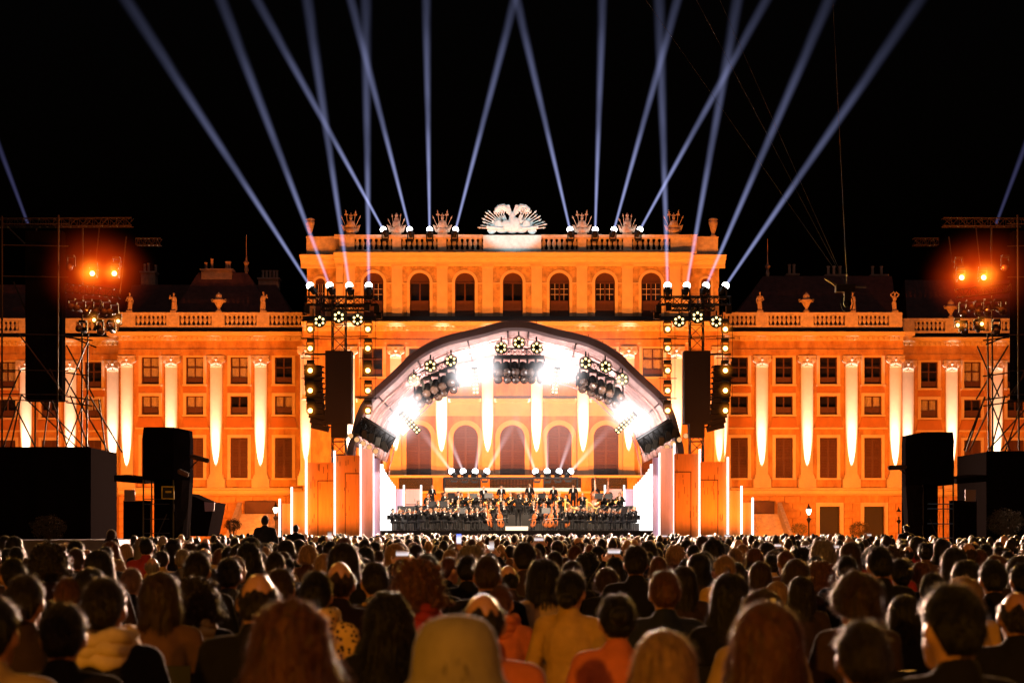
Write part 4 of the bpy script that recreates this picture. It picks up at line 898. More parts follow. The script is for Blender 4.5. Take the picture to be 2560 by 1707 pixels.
def scaffold(mir, side):
    d = 60.0; px_ = (lambda p: p) if not mir else (lambda p: 2690 - p); cx = X(px_(150), d); t = thing('scaffold_tower', 'black scaffold tower with long dark screen above a draped base, %s' % side, 'scaffold', (cx, d, 0)); off = -cx
    q = lambda p, py, dd=d: Vector((X(px_(p), d) + off, dd - d, Z(py, d)))
    dz = 0 if not mir else 10
    x0, x1 = sorted((q(-90, 0).x, q(252, 0).x)); drape(x0, x1, -1.5, 0, Z(1122 + dz, d), t, 'base_drape', .09, 4)
    posts = [(5, 0), (48, 2.0), (147, -.2), (168, 2.0), (208, .5), (-40, 1)]
    for p, dy in posts: rod(t, 'pole', q(p, 1125, d + dy), q(p + (3 if dy else 0), 540 if p < 150 else (830 if p > 200 else 545), d + dy), .035, M_STEEL)
    for py in (560, 612, 690, 835, 925, 985, 1000):
        rod(t, 'ledger', q(5, py, d), q(165, py + (0 if py > 600 else -4), d + .3), .022, M_STEEL)
        if py > 800: rod(t, 'ledger', q(147, py, d + 1), q(222, py + 12, d + .5), .03, M_STEEL)
    for a in ((5, 560, 147, 700), (48, 835, 160, 985), (160, 835, 222, 860), (160, 860, 222, 990), (222, 855, 168, 985), (48, 985, 5, 1125), (5, 985, 75, 1125), (48, 985, 190, 1125), (75, 985, 210, 1125), (160, 940, 250, 1125), (222, 990, 282, 1125), (190, 985, 165, 1125), (165, 985, 205, 1125), (222, 990, 255, 1125), (-40, 1125, 48, 925), (5, 690, 147, 980), (30, 1000, 5, 1125), (110, 1000, 78, 1125), (130, 1000, 150, 1125)): rod(t, 'brace', q(a[0], a[1], d + R.uniform(-.2, 1.5)), q(a[2], a[3], d + R.uniform(-.2, 1.5)), .03, M_STEEL)
    a, b = sorted((q(55, 0).x, q(147, 0).x)); put('screen', MB().box(a, b, .4, .9, Z(1000, d), Z(572, d)).mesh('screen', M_DARKCL), t)
    put('top_truss', truss(MB(), q(-40, 545, d + 1), q(316, 543, d + 1), .3, .3, .022, 18).mesh('top_truss', M_STEEL), t); put('side_truss', truss(MB(), q(310, 581, d + 2), q(374, 581, d + 2), .26, .26, .02, 6).mesh('side_truss', M_STEEL), t)
    put('lamp_boom', truss(MB(), q(165, 720, d), q(300, 735, d), .3, .3, .025, 8).mesh('lamp_boom', M_BLACK), t)
    rod(t, 'drop_pipe', q(300, 580, d + 1), q(300, 735, d), .03, M_STEEL); rod(t, 'drop_pipe', q(232, 545, d + 1), q(232, 735, d), .025, M_STEEL)
    for o_, (p, py) in zip(ORD, ((178, 745), (200, 750), (222, 748), (246, 752), (262, 748), (282, 755), (205, 800), (250, 800), (278, 800), (180, 640), (288, 640))):
        moving_head((R.uniform(-.5, .5), -.6, R.uniform(-1, .2)), False, '%s unlit black lamp on the scaffold tower lamp boom, %s' % (o_, side), 'unlit lamps on the scaffold tower, %s' % side, P(px_(p), py, d) + Vector((0, R.uniform(-.3, .3), 0)), .7, True)
    for p, py, big in ((232, 683, 1), (287, 683, .8), (236, 799, .3), (296, 802, .3)):
        loc = P(px_(p), py + dz, d - .3); par(loc, '%s amber lamp on the scaffold tower, %s' % ({232: 'glaring upper inner', 287: 'glaring upper outer', 236: 'small lower inner', 296: 'small lower outer'}[p], side), 'amber lamps on the scaffold tower, %s' % side, .75 if big > .5 else .5)
        if big > .5:
            glow(loc + Vector((0, -.2, 0)), 2.3 * big, M_GLOWA, 'added amber glow round the scaffold tower lamps', 'added glow round the tower lamps'); glow(loc + Vector((0, -.35, 0)), .85 * big, M_GLOWA2, 'added amber glow round the scaffold tower lamps', 'added glow round the tower lamps')
            light('POINT', loc + Vector((.3, -.5, .3)), None, 130, (1, .2, .02), radius=.15, name='tower_spill')
            light('SPOT', loc + Vector((0, -.6, 0)), (0, 15, 1), 9000, (1, .45, .08), 70, .5, .15, 'tower_amber')
        else: glow(loc + Vector((0, -.2, 0)), .4, M_GLOWA3, 'added amber glow round the scaffold tower lamps', 'added glow round the tower lamps')
    return t
scaffold(False, 'tent side'); scaffold(True, 'doors side')
# ------------------------------------------------------------------ draped camera towers
M_TARP = mat('black_tarpaulin', (.005, .004, .005), .8, spec=.0, bump=.6, bscale=4, stretch=(1, 1, .5)); M_TARPB = mat('brownish_tarpaulin', (.010, .008, .008), .9, spec=.0, bump=.6, bscale=4)
M_CASE = mat('yellow_flight_case_edge', (.75, .5, .03), .5); M_LILACCL = mat('lilac_cloth', (.35, .26, .33), .8, bump=.5, bscale=6, stretch=(4, 1, .6))
def camera_tower(mir, side):
    d = 55.0; px_ = (lambda p: p) if not mir else (lambda p: 2740 - p); dz = 12 if mir else 0; cx = X(px_(415), d); t = thing('camera_tower', 'black tarpaulin-wrapped camera tower on scaffold legs, %s' % side, 'camera tower', (cx, d, 0))
    q = lambda p, py, dy=0: Vector((X(px_(p), d) - cx, dy, Z(py + dz, d)))
    a, b = sorted((q(365, 0).x, q(442, 0).x)); e = q(470, 0).x
    mb = MB(); z0, z1 = q(0, 1200).z, q(0, 1070).z; k = 6; g = []
    sgn = 1 if e > b - .01 else -1
    f0, f1 = (a, b) if sgn > 0 else (b, a)
    for j in range(k + 1):
        u = j / k; z = z0 + (z1 - z0) * u; r = (1 - (u > .93) * .04); wv = .03 * sin(j * 2.3)
        g += [(f0 * r, -.5 + wv, z), ((f0 + f1) / 2 * r, -.54 - wv, z), (f1 * r, -.5 + wv, z), ((f1 + e) / 2, -.1 + wv, z - .03), (e * r, .35 - wv, z - .06), (e * r, .9, z - .06), (f0 * r, .9, z)]
    n = 7; mb.add(g, [(j * n + i, j * n + (i + 1) % n, (j + 1) * n + (i + 1) % n, (j + 1) * n + i) for j in range(k) for i in range(n)] + [tuple(range(k * n, k * n + n))]); mb.sm = False
    put('tarpaulin', mb.mesh('tarpaulin', M_TARP), t)
    # side skirt
    g = []; mb = MB()
    for j in range(5):
        u = j / 4; z = q(0, 1345).z * (1 - u) + z0 * u; w = .05 * sin(j * 2); g += [(f1 + w, -.45, z), ((f1 + e) / 2 + w, -.15 + .1 * sin(j), z), (e - .12 * sgn * (1 - u), .3, z), (e - .12 * sgn * (1 - u), .9, z)]
    mb.add(g, [(j * 4 + i, j * 4 + i + 1, j * 4 + 5 + i, j * 4 + 4 + i) for j in range(4) for i in range(3)]); put('side_skirt', mb.mesh('side_skirt', M_TARPB), t)
    put('dark_backdrop', MB().box(min(f0, e) + .05, max(f0, e) - .15, 1.0, 1.1, 0, z0).mesh('dark_backdrop', M_DARKCL), t)
    for p, dy in ((366, -.45), (440, -.4), (366, .8), (462, .8)): rod(t, 'leg', (q(p, 0).x, dy, 0), (q(p, 1180, dy).x, dy, q(p, 1180).z), .028, M_ALU)
    for py in (1248, 1260, 1297, 1332): rod(t, 'rung', q(366, py, -.46), q(430, py, -.46), .02, M_ALU)
    rod(t, 'brace', q(398, 1345, -.47), q(424, 1285, -.47), .018, M_ALU)
    MB().cbox(q(427, 1232, -.3), .42, .3, .44).build('flight_case', M_PLAST, t) if not mir else None
    if not mir:
        c = q(427, 1232, -.46); fr = MB()
        for s in (-1, 1): fr.cbox(c + Vector((s * .2, 0, 0)), .035, .03, .44); fr.cbox(c + Vector((0, 0, s * .205)), .37, .03, .035)
        fr.cbox(c + Vector((.02, 0, .03)), .2, .025, .06); put('case_edge', fr.mesh('case_edge', M_CASE), t)
    # boom microphone
    m0, m1 = (q(484, 1142, -.3), q(522, 1152, -.3)) if not mir else (q(484, 1156, -.3), q(520, 1158, -.3))
    mt = thing('boom_microphone', 'fluffy black boom microphone beside the camera tower, %s' % ('doors side' if mir else 'tent side'), 'microphone', Vector((cx, d, 0)) + (m0 + m1) / 2); c0 = (m0 + m1) / 2
    mb = MB(); cap(mb, m0 - c0, m1 - c0, .085, .08, 12); put('windshield', mb.mesh('windshield', mat('mic_fur', (.06, .035, .02), .9, bump=1, bscale=60)), mt); rod(mt, 'arm', Vector((0, 0, 0)), q(466, 1180, 0) - c0, .02, M_BLACK)
    if not mir: mb = MB(); cap(mb, q(458, 1180, -.55), q(475, 1188, -.55), .09, .08, 10); put('lens_hood', mb.mesh('lens_hood', mat('mic_fur2', (.12, .06, .03), .9)), t)
camera_tower(False, 'with a yellow-edged flight case under it'); camera_tower(True, 'in front of the rusticated palace wall')
for mir, side in ((0, 'tent side'), (1, 'doors side')):                         # dark tents and awnings beside the camera towers
    d = 57.5; px_ = (lambda p: p) if not mir else (lambda p: 2752 - p); t = thing('awning', 'small black awning with lilac cloth beside the camera tower, %s' % side, 'awning', (X(px_(330), d), d, 0)); cx = X(px_(330), d); q = lambda p, py, dy=0: Vector((X(px_(p), d) - cx, dy, Z(py, d)))
    mb = MB(); pts = [q(292, 1188), q(368, 1197), q(368, 1210), q(292, 1204)]
    mb.add([p + Vector((0, -.4, 0)) for p in pts] + [p + Vector((0, 2, .1)) for p in pts], [(0, 1, 2, 3), (7, 6, 5, 4), (0, 4, 5, 1), (1, 5, 6, 2), (2, 6, 7, 3), (3, 7, 4, 0)]); put('awning', mb.mesh('awning', M_DARKCL), t)
    a, b = sorted((q(298, 0).x, q(366, 0).x)); put('curtain', MB().box(a, b, .6, .7, 0, q(0, 1250).z).mesh('curtain', M_DARKCL), t); put('cloth', MB().box(*sorted((q(302, 0).x, q(329, 0).x)), .5, .55, q(0, 1252).z, q(0, 1223).z).mesh('cloth', M_LILACCL), t)
    if not mir:
        t2 = thing('tent', 'black peaked tent with pale valance next to the street lantern', 'tent', (X(500, 62), 62, 0)); cx = X(500, 62); q2 = lambda p, py: (X(p, 62) - cx, Z(py, 62))
        put('roof', MB().prism([q2(465, 1232), q2(512, 1252), q2(536, 1256), q2(519, 1340), q2(465, 1340)], 0, 2.5).mesh('roof', M_DARKCL), t2); put('valance', MB().prism([q2(511, 1254), q2(537, 1256), q2(536, 1277), q2(513, 1278)], -.06, -.003).mesh('valance', M_LILACCL), t2)
# ------------------------------------------------------------------ street lanterns, wall lantern
M_LAN = emat('lantern_glass', (1, .9, .68), 5)
def lantern(px, py, d, label, lit=True):
    t = thing('street_lantern', label, 'street lamp', (X(px, d), d, 0)); z = Z(py, d)
    put('globe', shared('lan_g%d' % lit, lambda: MB().lathe([(.09, -.28), (.22, .06), (.2, .18), (.1, .3)], n=10).mesh('globe', M_LAN if lit else M_GLASS)), t, (0, 0, z)); put('cap', shared('lan_c', lambda: MB().lathe([(.24, .17), (.15, .3), (.06, .42), (.02, .62)], n=10).mesh('cap', M_BLACK)), t, (0, 0, z + .02))
    put('post', MB().lathe([(.25, 0), (.2, .5), (.07, .7), (.06, z - .9), (.2, z - .6), (.04, z - .45), (.1, z - .27)], n=8).mesh('post', M_BLACK), t)
lantern(535, 1280, 128, 'lit lantern on a black post next to the peaked tent'); lantern(689, 1274, 128, 'lit lantern on a black post beside the low orange panel'); lantern(2022, 1278, 128, 'lit lantern on a pedestal between the stairs and the first dark door'); lantern(2247, 1284, 139, 'unlit wall lantern between the dark doors and the camera tower', False)
# ------------------------------------------------------------------ cable camera with its wires
cc = thing('cable_camera', 'black cable camera with a round guard hanging from wires over the palace wing', 'camera', P(2118, 745, 75)); c0 = P(2118, 745, 75)
mb = MB(); mb.tube([(.28 * cos(2 * pi * k / 20), 0, -.25 + .4 * sin(2 * pi * k / 20)) for k in range(21)], .025, 6); put('guard', mb.mesh('guard', M_BLACK), cc)
put('body', MB().cbox((-.1, 0, .45), .9, .4, .34).cbox((0, 0, .1), .3, .3, .5).ball((0, 0, -.25), .2).mesh('body', M_PLAST), cc); put('rotor_arm', MB().cbox((-.75, 0, .75), .7, .12, .1, Matrix.Rotation(.6, 3, 'Y')).cbox((.5, 0, .52), .8, .1, .06).mesh('rotor_arm', M_ALU), cc)
M_WIRE = mat('steel_wire', (.2, .2, .2), .4, metal=.6)
for a, b in ((1470, 1875), (1590, 1930), (1645, 1975), (1912, 1980)):
    p1 = P(a * VV, -20, 60) ; rod(cc, 'wire', Vector((0, 0, .5)), p1 - c0, .005, M_WIRE)
# ------------------------------------------------------------------ potted trees and shrubs
M_LEAF = mat('leaves', (.07, .055, .02), .6, var=.5, vscale=3); M_BARK = mat('bark', (.12, .08, .05), .9)
def bush(px, py, d, r, label, trunk, seed):
    rr = random.Random(seed); zc_ = Z(py, d); t = thing('potted_tree' if trunk else 'shrub', label, 'tree' if trunk else 'shrub', (X(px, d), d, 0)); mb = MB()
    if trunk:
        mb.tube([(0, 0, .5), (.03, 0, zc_ * .6), (0, .02, zc_)], [.06, .05, .03], 7)
        for k in range(9): a = rr.uniform(0, 6.28); mb.tube([(0, 0, zc_ - r * .7), (r * .5 * cos(a), r * .5 * sin(a), zc_ + rr.uniform(-.3, .3) * r)], [.025, .01], 5)
        MB().lathe([(.32, 0), (.4, .55), (.42, .6), (.36, .6)], n=14).build('pot', M_BARK, t)
    else:
        for k in range(9): a = rr.uniform(0, 6.28); mb.tube([(0, 0, 0), (r * .6 * cos(a), r * .6 * sin(a), zc_ + rr.uniform(-.3, .3) * r)], [.03, .012], 5)
    mb.build('trunk', M_BARK, t); mb = MB(); n = 2600
    for _ in range(n):
        v = Vector((rr.gauss(0, 1), rr.gauss(0, 1), rr.gauss(0, 1))).normalized(); q = r * rr.uniform(.35, 1) ** .6 * (1 + .22 * noise.noise(v * 2.2 + Vector((seed, 0, 0)))); c = Vector((v.x * q * 1.12, v.y * q, v.z * q * .82 + zc_))
        if c.z < .05: continue
        u = Vector((rr.gauss(0, 1), rr.gauss(0, 1), rr.gauss(0, 1))).normalized(); w = u.orthogonal().normalized(); s = r * rr.uniform(.035, .075)
        mb.add([c - u * s, c + w * s * .5, c + u * s, c - w * s * .5], [(0, 1, 2, 3)])
    o = mb.build('crown', M_LEAF, t)
bush(122, 1318, 52, .52, 'round potted tree in front of the draped scaffold base on the tent side', True, 1); bush(2515, 1305, 52, .55, 'round potted tree in front of the draped scaffold base on the doors side', True, 2)
bush(582, 1312, 110, .55, 'loose shrub at the foot of the stairs by the peaked tent', False, 3); bush(2148, 1322, 125, .75, 'dark shrub in front of the wall between the two doors', False, 4); bush(1998, 1322, 125, .6, 'dark shrub beside the lantern pedestal at the stairs', False, 5)
# ------------------------------------------------------------------ PEOPLE: bodies grown from joints, remeshed to one surface
SKIN = [mat('skin_light', (.50, .26, .15), .38, var=.12, vscale=14, spec=.5), mat('skin_tan', (.36, .17, .09), .38, var=.12, vscale=14)]
def joints(pose):
    j = dict(pel=Vector((0, 0, .52)), ch=Vector((0, -.02, .86)), nk=Vector((0, 0, 1.04)), hd=Vector((0, .02, 1.20)))
    for s, k in ((-1, 'L'), (1, 'R')):
        j['sh' + k] = Vector((s * .175, 0, .985)); j['el' + k] = Vector((s * .25, .04, .72)); j['ha' + k] = Vector((s * .09, .3, .64))
        j['hp' + k] = Vector((s * .09, 0, .5)); j['kn' + k] = Vector((s * .11, .44, .5)); j['an' + k] = Vector((s * .11, .46, .09)); j['to' + k] = Vector((s * .12, .62, .05))
    if pose == 'stand' or pose == 'conduct':
        for k in j: j[k] = j[k] + Vector((0, 0, .42))
        for s, k in ((-1, 'L'), (1, 'R')):
            j['kn' + k] = Vector((s * .1, .01, .5)); j['an' + k] = Vector((s * .11, -.02, .09)); j['to' + k] = Vector((s * .13, .14, .05)); j['el' + k] = Vector((s * .27, -.02, 1.14)); j['ha' + k] = Vector((s * .2, .2, 1.08))
    if pose == 'conduct':
        for s, k in ((-1, 'L'), (1, 'R')): j['el' + k] = Vector((s * .33, .12, 1.2)); j['ha' + k] = Vector((s * .24, .38, 1.38))
    if pose == 'violin': j['elL'] = Vector((-.27, .16, .8)); j['haL'] = Vector((-.24, .42, 1.04)); j['elR'] = Vector((.33, .12, .82)); j['haR'] = Vector((.1, .36, 1.0))
    if pose == 'cello': j['elL'] = Vector((-.3, .12, .82)); j['haL'] = Vector((-.1, .26, 1.06)); j['elR'] = Vector((.36, .12, .8)); j['haR'] = Vector((.3, .4, .66))
    if pose == 'wind':
        for s, k in ((-1, 'L'), (1, 'R')): j['el' + k] = Vector((s * .3, .14, .78)); j['ha' + k] = Vector((s * .05, .33, .9 + .06 * s))
    if pose == 'raise': j['elR'] = Vector((.25, .22, 1.05)); j['haR'] = Vector((.13, .26, 1.33))
    if pose == 'two': 
        for s, k in ((-1, 'L'), (1, 'R')): j['el' + k] = Vector((s * .27, .2, 1.0)); j['ha' + k] = Vector((s * .1, .34, 1.27))
    return j
def hand(mb, p, d, s, curl=.6, r=.009):
    d = d.normalized(); side = d.cross(Vector((0, 1, 0))); side = (side if side.length > .1 else Vector((1, 0, 0))).normalized() * s; nrm = side.cross(d).normalized()
    mb.ball(p + d * .04, .042, .02, .05, 10, 8, Matrix((side, nrm, d)).transposed())
    for i, L in enumerate((.062, .075, .07, .055)):
        a = p + d * .085 + side * (.03 - .02 * i); b = a + d * L * .6; c = b + (d * (1 - curl) + nrm * curl) * L * .6; cap(mb, a, b, r, r * .95, 6); cap(mb, b, c, r * .95, r * .8, 6)
    a = p + d * .02 + side * .035; b = a + (side * .7 + d * .6) * .045; cap(mb, a, b, r * 1.2, r, 6); cap(mb, b, b + d * .03, r, r * .85, 6)
def headprims(mb, h, ears=True):
    mb.ball(h, .0745, .097, .117, 18, 12); cap(mb, h + Vector((0, .055, -.06)), h + Vector((0, .07, -.095)), .058, .042); cap(mb, h + Vector((0, .098, .015)), h + Vector((0, .118, -.028)), .010, .017, 8)
    mb.ball(h + Vector((0, .1, -.065)), .026, .014, .01, 8, 6); cap(mb, h + Vector((-.035, .088, .028)), h + Vector((.035, .088, .028)), .013, .013, 8)
    for s in (-1, 1): mb.ball(h + Vector((s * .034, .082, .008)), .014, .012, .01, 8, 6); mb.ball(h + Vector((s * .084, -.002, -.012)), .013, .022, .034, 8, 6, Matrix.Rotation(s * .3, 3, 'Z'))
    cap(mb, h + Vector((0, -.03, -.07)), h + Vector((0, -.02, -.17)), .056, .058)
def body(pose, skin, voxel, female=False, fingers=False):
    j = joints(pose); mb = MB(); q = .9 if female else 1
    headprims(mb, j['hd']); cap(mb, j['nk'], j['nk'] + Vector((0, .0, .08)), .06, .055)
    mb.ball(j['ch'], .14 * q, .09, .19); mb.ball((j['ch'] + j['pel']) / 2, .12 * q, .09, .2); mb.ball(j['pel'], .14, .11, .11); cap(mb, j['shL'] * q + Vector((0, 0, j['shL'].z * (1 - q))), j['shR'] * q + Vector((0, 0, j['shR'].z * (1 - q))), .05, .05)
    for k, s in (('L', -1), ('R', 1)):
        cap(mb, j['sh' + k], j['el' + k], .045, .036); cap(mb, j['el' + k], j['ha' + k], .037, .026); d = j['ha' + k] - j['el' + k]
        if fingers: hand(mb, j['ha' + k], d, -s, .5, .0105)
        else: cap(mb, j['ha' + k], j['ha' + k] + d.normalized() * .1, .035, .022)
        cap(mb, j['hp' + k], j['kn' + k], .07, .048); cap(mb, j['kn' + k], j['an' + k], .05, .035); cap(mb, j['an' + k], j['to' + k], .04, .035)
    return remesh(mb, voxel, skin, 'person', 3)
def clothes(pose, voxel, female=False, collar=True, bulk=1.):
    j = joints(pose); mb = MB(); q = .9 if female else 1.; b = bulk
    mb.ball(j['ch'], .185 * q * b, .128 * b, .2); mb.ball((j['ch'] + j['pel']) / 2 + Vector((0, 0, -.02)), .165 * q * b, .13 * b, .24); mb.ball(j['pel'], .18 * b, .145 * b, .13)
    for k, s in (('L', -1), ('R', 1)):
        sh = Vector((j['sh' + k].x * q, j['sh' + k].y, j['sh' + k].z)); cap(mb, j['nk'] + Vector((s * .03, 0, -.03)), sh, .062 * b, .072 * b); cap(mb, sh, j['el' + k], .07 * b, .056 * b); cap(mb, j['el' + k], j['el' + k].lerp(j['ha' + k], .93), .055 * b, .042 * b)
        cap(mb, j['hp' + k], j['kn' + k], .095, .07); cap(mb, j['kn' + k], j['an' + k] + Vector((0, 0, .03)), .068, .052); cap(mb, j['an' + k] + Vector((0, -.03, -.02)), j['to' + k] + Vector((0, .02, .0)), .055, .05)
    if collar: cap(mb, j['nk'] + Vector((0, -.03, -.02)), j['nk'] + Vector((0, -.025, .02)), .082, .074, 14)
    return remesh(mb, voxel, mat('cloth_default', (.05, .05, .05), .9), 'clothing', 3)
# ------------------------------------------------------------------ hair: a surface S(u,v) with strands lying on it
HD = Vector((0, .02, 1.20))
def sstep(a, b, x): t = max(0, min(1, (x - a) / (b - a))); return t * t * (3 - 2 * t)
def hair(style, seed):
    r = random.Random(seed); t0, L0, wav, wid = dict(short=(.012, 0, 0, 0), crop=(.006, 0, 0, 0), bob=(.024, .13, .004, .015), long=(.022, .34, .008, .03), wavy=(.03, .36, .022, .05), curly=(.055, .05, .03, .01), bun=(.013, 0, 0, 0), pony=(.013, 0, 0, 0), bald=(.007, 0, 0, 0), fluffy=(.034, .03, .012, 0))[style]
    def S(u, v, out=0.):
        au = abs((u + pi) % (2 * pi) - pi); am = radians(60 + (42 if L0 else 27) * sstep(0, pi / 2, au) + (43 if not L0 else 12) * sstep(1.6, 2.5, au))
        if style == 'bald': n0 = .56 + .16 * noise.noise(Vector((sin(u) * 2, cos(u) * 2, seed))) - .1 * cos(2 * u); a = am * (n0 + (1 - n0) * v) if au > 1.1 else am * .9
        else: a = am * min(1, v / .55) if L0 else am * v
        n1 = noise.noise(Vector((sin(u) * 2.2, cos(u) * 2.2, v * 3 + seed * 3.1))); tt = t0 * (1 + .45 * n1) * (.55 + .45 * sstep(0, .3, v) if style != 'crop' else 1) + out
        lump = .006 + (.014 if style in ('curly', 'fluffy', 'wavy') else 0) - (.004 if style in ('crop', 'bald') else 0); dirv = Vector((sin(a) * sin(u), sin(a) * cos(u), cos(a) - 2 * v * (L0 > 0))); tt += lump * (noise.noise(dirv * 4.2 + Vector((seed, 0, 0))) + .6 * noise.noise(dirv * (14 if style in ('curly', 'fluffy') else 9) + Vector((0, seed, 0))))
        if style == 'bald': tt = tt * sstep(0, .45, v) - .004 * (1 - sstep(0, .3, v))
        if style == 'bald' and au < 1.1: tt = -.02
        if not L0: tt *= 1 - .75 * sstep(.82, 1, v)
        p = HD + Vector(((.0765 + tt) * sin(a) * sin(u), (.100 + tt) * sin(a) * cos(u), (.120 + tt) * cos(a)))
        if L0 and v > .55:
            w = (v - .55) / .45; dl = L0 * sstep(.8, 1.5, au) * w * (1 + .12 * n1); p.z -= dl; rad = Vector((sin(u), cos(u) * .7, 0)); p += rad * (wid * sin(min(1, w * 1.3) * pi / 2) - (.02 if style == 'bob' else .0) * w * w); p += rad * wav * sin(dl * 34 + u * 3 + seed)
        return p
    mb = MB(); mb.sm = True; nu, nv = 60, 26; g = []
    for jv in range(nv + 1):
        for i in range(nu): g.append(S(2 * pi * i / nu, max(.01, jv / nv)))
    mb.add(g, [(jv * nu + i, (jv + 1) * nu + i, (jv + 1) * nu + (i + 1) % nu, jv * nu + (i + 1) % nu) for jv in range(nv) for i in range(nu)])
    if style != 'bald': mb.add([S(2 * pi * i / nu, .01) for i in range(nu)], [tuple(range(nu - 1, -1, -1))])
    extra = []
    if style == 'curly':
        for _ in range(260): u = r.uniform(1.0, 5.3); q = S(u, r.uniform(.05, .95), .004); s_ = r.uniform(.010, .019); mb.ball(q, s_, s_, s_ * 1.2, 7, 5)
    if style == 'bun': c = HD + Vector((0, -.125, r.choice((.03, -.05)))); mb.ball(c, .05, .042, .048, 12, 8); extra.append(c)
    if style == 'pony':
        mb.tube([HD + Vector((0, -.1, .03)), HD + Vector((0, -.15, .0)), HD + Vector((0, -.15, -.12)), HD + Vector((.01, -.12, -.3))], [.022, .035, .035, .012], 10)
    mb.sm = False; ns = dict(short=1300, crop=600, bob=1700, long=2000, wavy=2000, curly=2000, bun=1100, pony=1200, bald=400, fluffy=2000)[style]
    for _ in range(ns):
        u = r.gauss(pi, 1.25) if r.random() < .8 else r.uniform(0, 2 * pi); v0 = r.uniform(.0, .85); ln = r.uniform(.12, .4) if not L0 else r.uniform(.2, .7)
        o0 = r.uniform(0, .004); o1 = abs(r.gauss(0, .013 if style not in ('curly', 'fluffy') else .022)); wv = r.uniform(0, 6); amp = r.uniform(.3, 1) * (.10 if style in ('curly',) else .045 if style in ('wavy', 'fluffy') else .018); hw = r.uniform(.001, .003); pts = []
        for k in range(5):
            t = k / 4; v = min(1., v0 + ln * t); pts.append(S(u + amp * sin(wv + t * (9 if style == 'curly' else 4)), v, o0 + o1 * t))
        vs = []
        for k in range(5):
            tg = pts[min(k + 1, 4)] - pts[max(k - 1, 0)]; nr = pts[k] - HD; sd = tg.cross(nr); sd = sd.normalized() if sd.length > 1e-9 else Vector((1, 0, 0)); w = hw * (1 - .7 * k / 4); vs += [pts[k] + sd * w, pts[k] - sd * w]
        mb.add(vs, [(2 * k, 2 * k + 1, 2 * k + 3, 2 * k + 2) for k in range(4)])
    return mb.mesh('hair', MATS['hair_black'])
def hairmat(name, c, tl=.14):
    m = mat('hair_' + name, c, .46, var=.8, vscale=55, stretch=(1, 1, .1), sheen=.12, spec=.35, bump=.8, bscale=90); n = m.node_tree.nodes; l = m.node_tree.links; b = n['Principled BSDF']; b.inputs['Sheen Roughness'].default_value = .28
    t = n.new('ShaderNodeBsdfTranslucent'); t.inputs[0].default_value = (*[min(1, q * 2 + .10) for q in c], 1); mx = n.new('ShaderNodeMixShader'); mx.inputs[0].default_value = tl; l.new(b.outputs[0], mx.inputs[1]); l.new(t.outputs[0], mx.inputs[2]); l.new(mx.outputs[0], n['Material Output'].inputs[0]); return m
HM = {k: hairmat(k, c) for k, c in dict(black=(.006, .0035, .003), dark_brown=(.016, .008, .0045), brown=(.048, .021, .009), auburn=(.13, .045, .018), blond=(.38, .22, .09), grey=(.26, .21, .17)).items()}
HW = {k: k.replace('_', ' ') for k in HM}
HAIR = {}
def hairmesh(style, var=0):
    if (style, var) not in HAIR: HAIR[(style, var)] = hair(style, 3 + var * 7 + len(style))
    return HAIR[(style, var)]
CL = {k: mat('cloth_' + k, c, .9, var=.25, vscale=7, bump=.7, bscale=9, sheen=.08, spec=.2) for k, c in dict(black=(.006, .005, .005), dark_brown=(.035, .019, .013), navy=(.015, .018, .03), brown=(.12, .06, .03), beige=(.36, .24, .10), mustard=(.5, .30, .07), white=(.58, .43, .24), orange=(.55, .15, .05), red=(.30, .03, .025), grey=(.10, .09, .085), khaki=(.30, .24, .13)).items()}
def checkmat():
    m = mat('cloth_checked', (.5, .3, .07), .9); n = m.node_tree.nodes; l = m.node_tree.links; tc = n.new('ShaderNodeTexCoord'); ck = n.new('ShaderNodeTexChecker'); ck.inputs['Scale'].default_value = 45; ck.inputs[1].default_value = (.55, .36, .08, 1); ck.inputs[2].default_value = (.22, .13, .03, 1); l.new(tc.outputs['Object'], ck.inputs[0]); l.new(ck.outputs[0], n['Principled BSDF'].inputs[0]); return m
def leopard():
    m = mat('cloth_leopard', (.5, .3, .08), .9); n = m.node_tree.nodes; l = m.node_tree.links; tc = n.new('ShaderNodeTexCoord'); vo = n.new('ShaderNodeTexVoronoi'); vo.inputs['Scale'].default_value = 32; r = n.new('ShaderNodeValToRGB'); r.color_ramp.elements[0].position = .28; r.color_ramp.elements[0].color = (.04, .02, .01, 1); r.color_ramp.elements[1].position = .42; r.color_ramp.elements[1].color = (.6, .38, .1, 1); l.new(tc.outputs['Object'], vo.inputs[0]); l.new(vo.outputs[0], r.inputs[0]); l.new(r.outputs[0], n['Principled BSDF'].inputs[0]); return m
CL['checked'] = checkmat(); CL['leopard'] = leopard()
BODY = {(p, k): None for p in () for k in ()}
def getbody(pose, skin, female=False):
    key = (pose, skin, female)
    if key not in BODY:
        if (pose, 0, female) in BODY: m = BODY[(pose, 0, female)].copy(); m.materials.clear(); m.materials.append(SKIN[skin])
        else: m = body(pose, SKIN[skin], {'raise': .0085, 'two': .0085}.get(pose, .0145 if pose == 'sit' else .02), female, pose in ('raise', 'two'))
        BODY[key] = m
    return BODY[key]
CLO = {}
def getcl(pose, female=False, bulk=1.):
    if (pose, female, bulk) not in CLO: CLO[(pose, female, bulk)] = clothes(pose, .016 if pose in ('sit', 'raise', 'two') else .024, female, True, bulk)
    return CLO[(pose, female, bulk)]
def setmat(o, m): o.material_slots[0].link = 'OBJECT'; o.material_slots[0].material = m; return o
GEN = {'short': 'short', 'crop': 'closely cropped', 'bob': 'chin-length', 'long': 'long', 'wavy': 'long wavy', 'curly': 'curly', 'bun': 'pinned-up', 'pony': 'ponytailed', 'fluffy': 'tousled'}
CLW = {'leopard': 'leopard-print', 'checked': 'yellow checked', 'dark_brown': 'dark brown'}
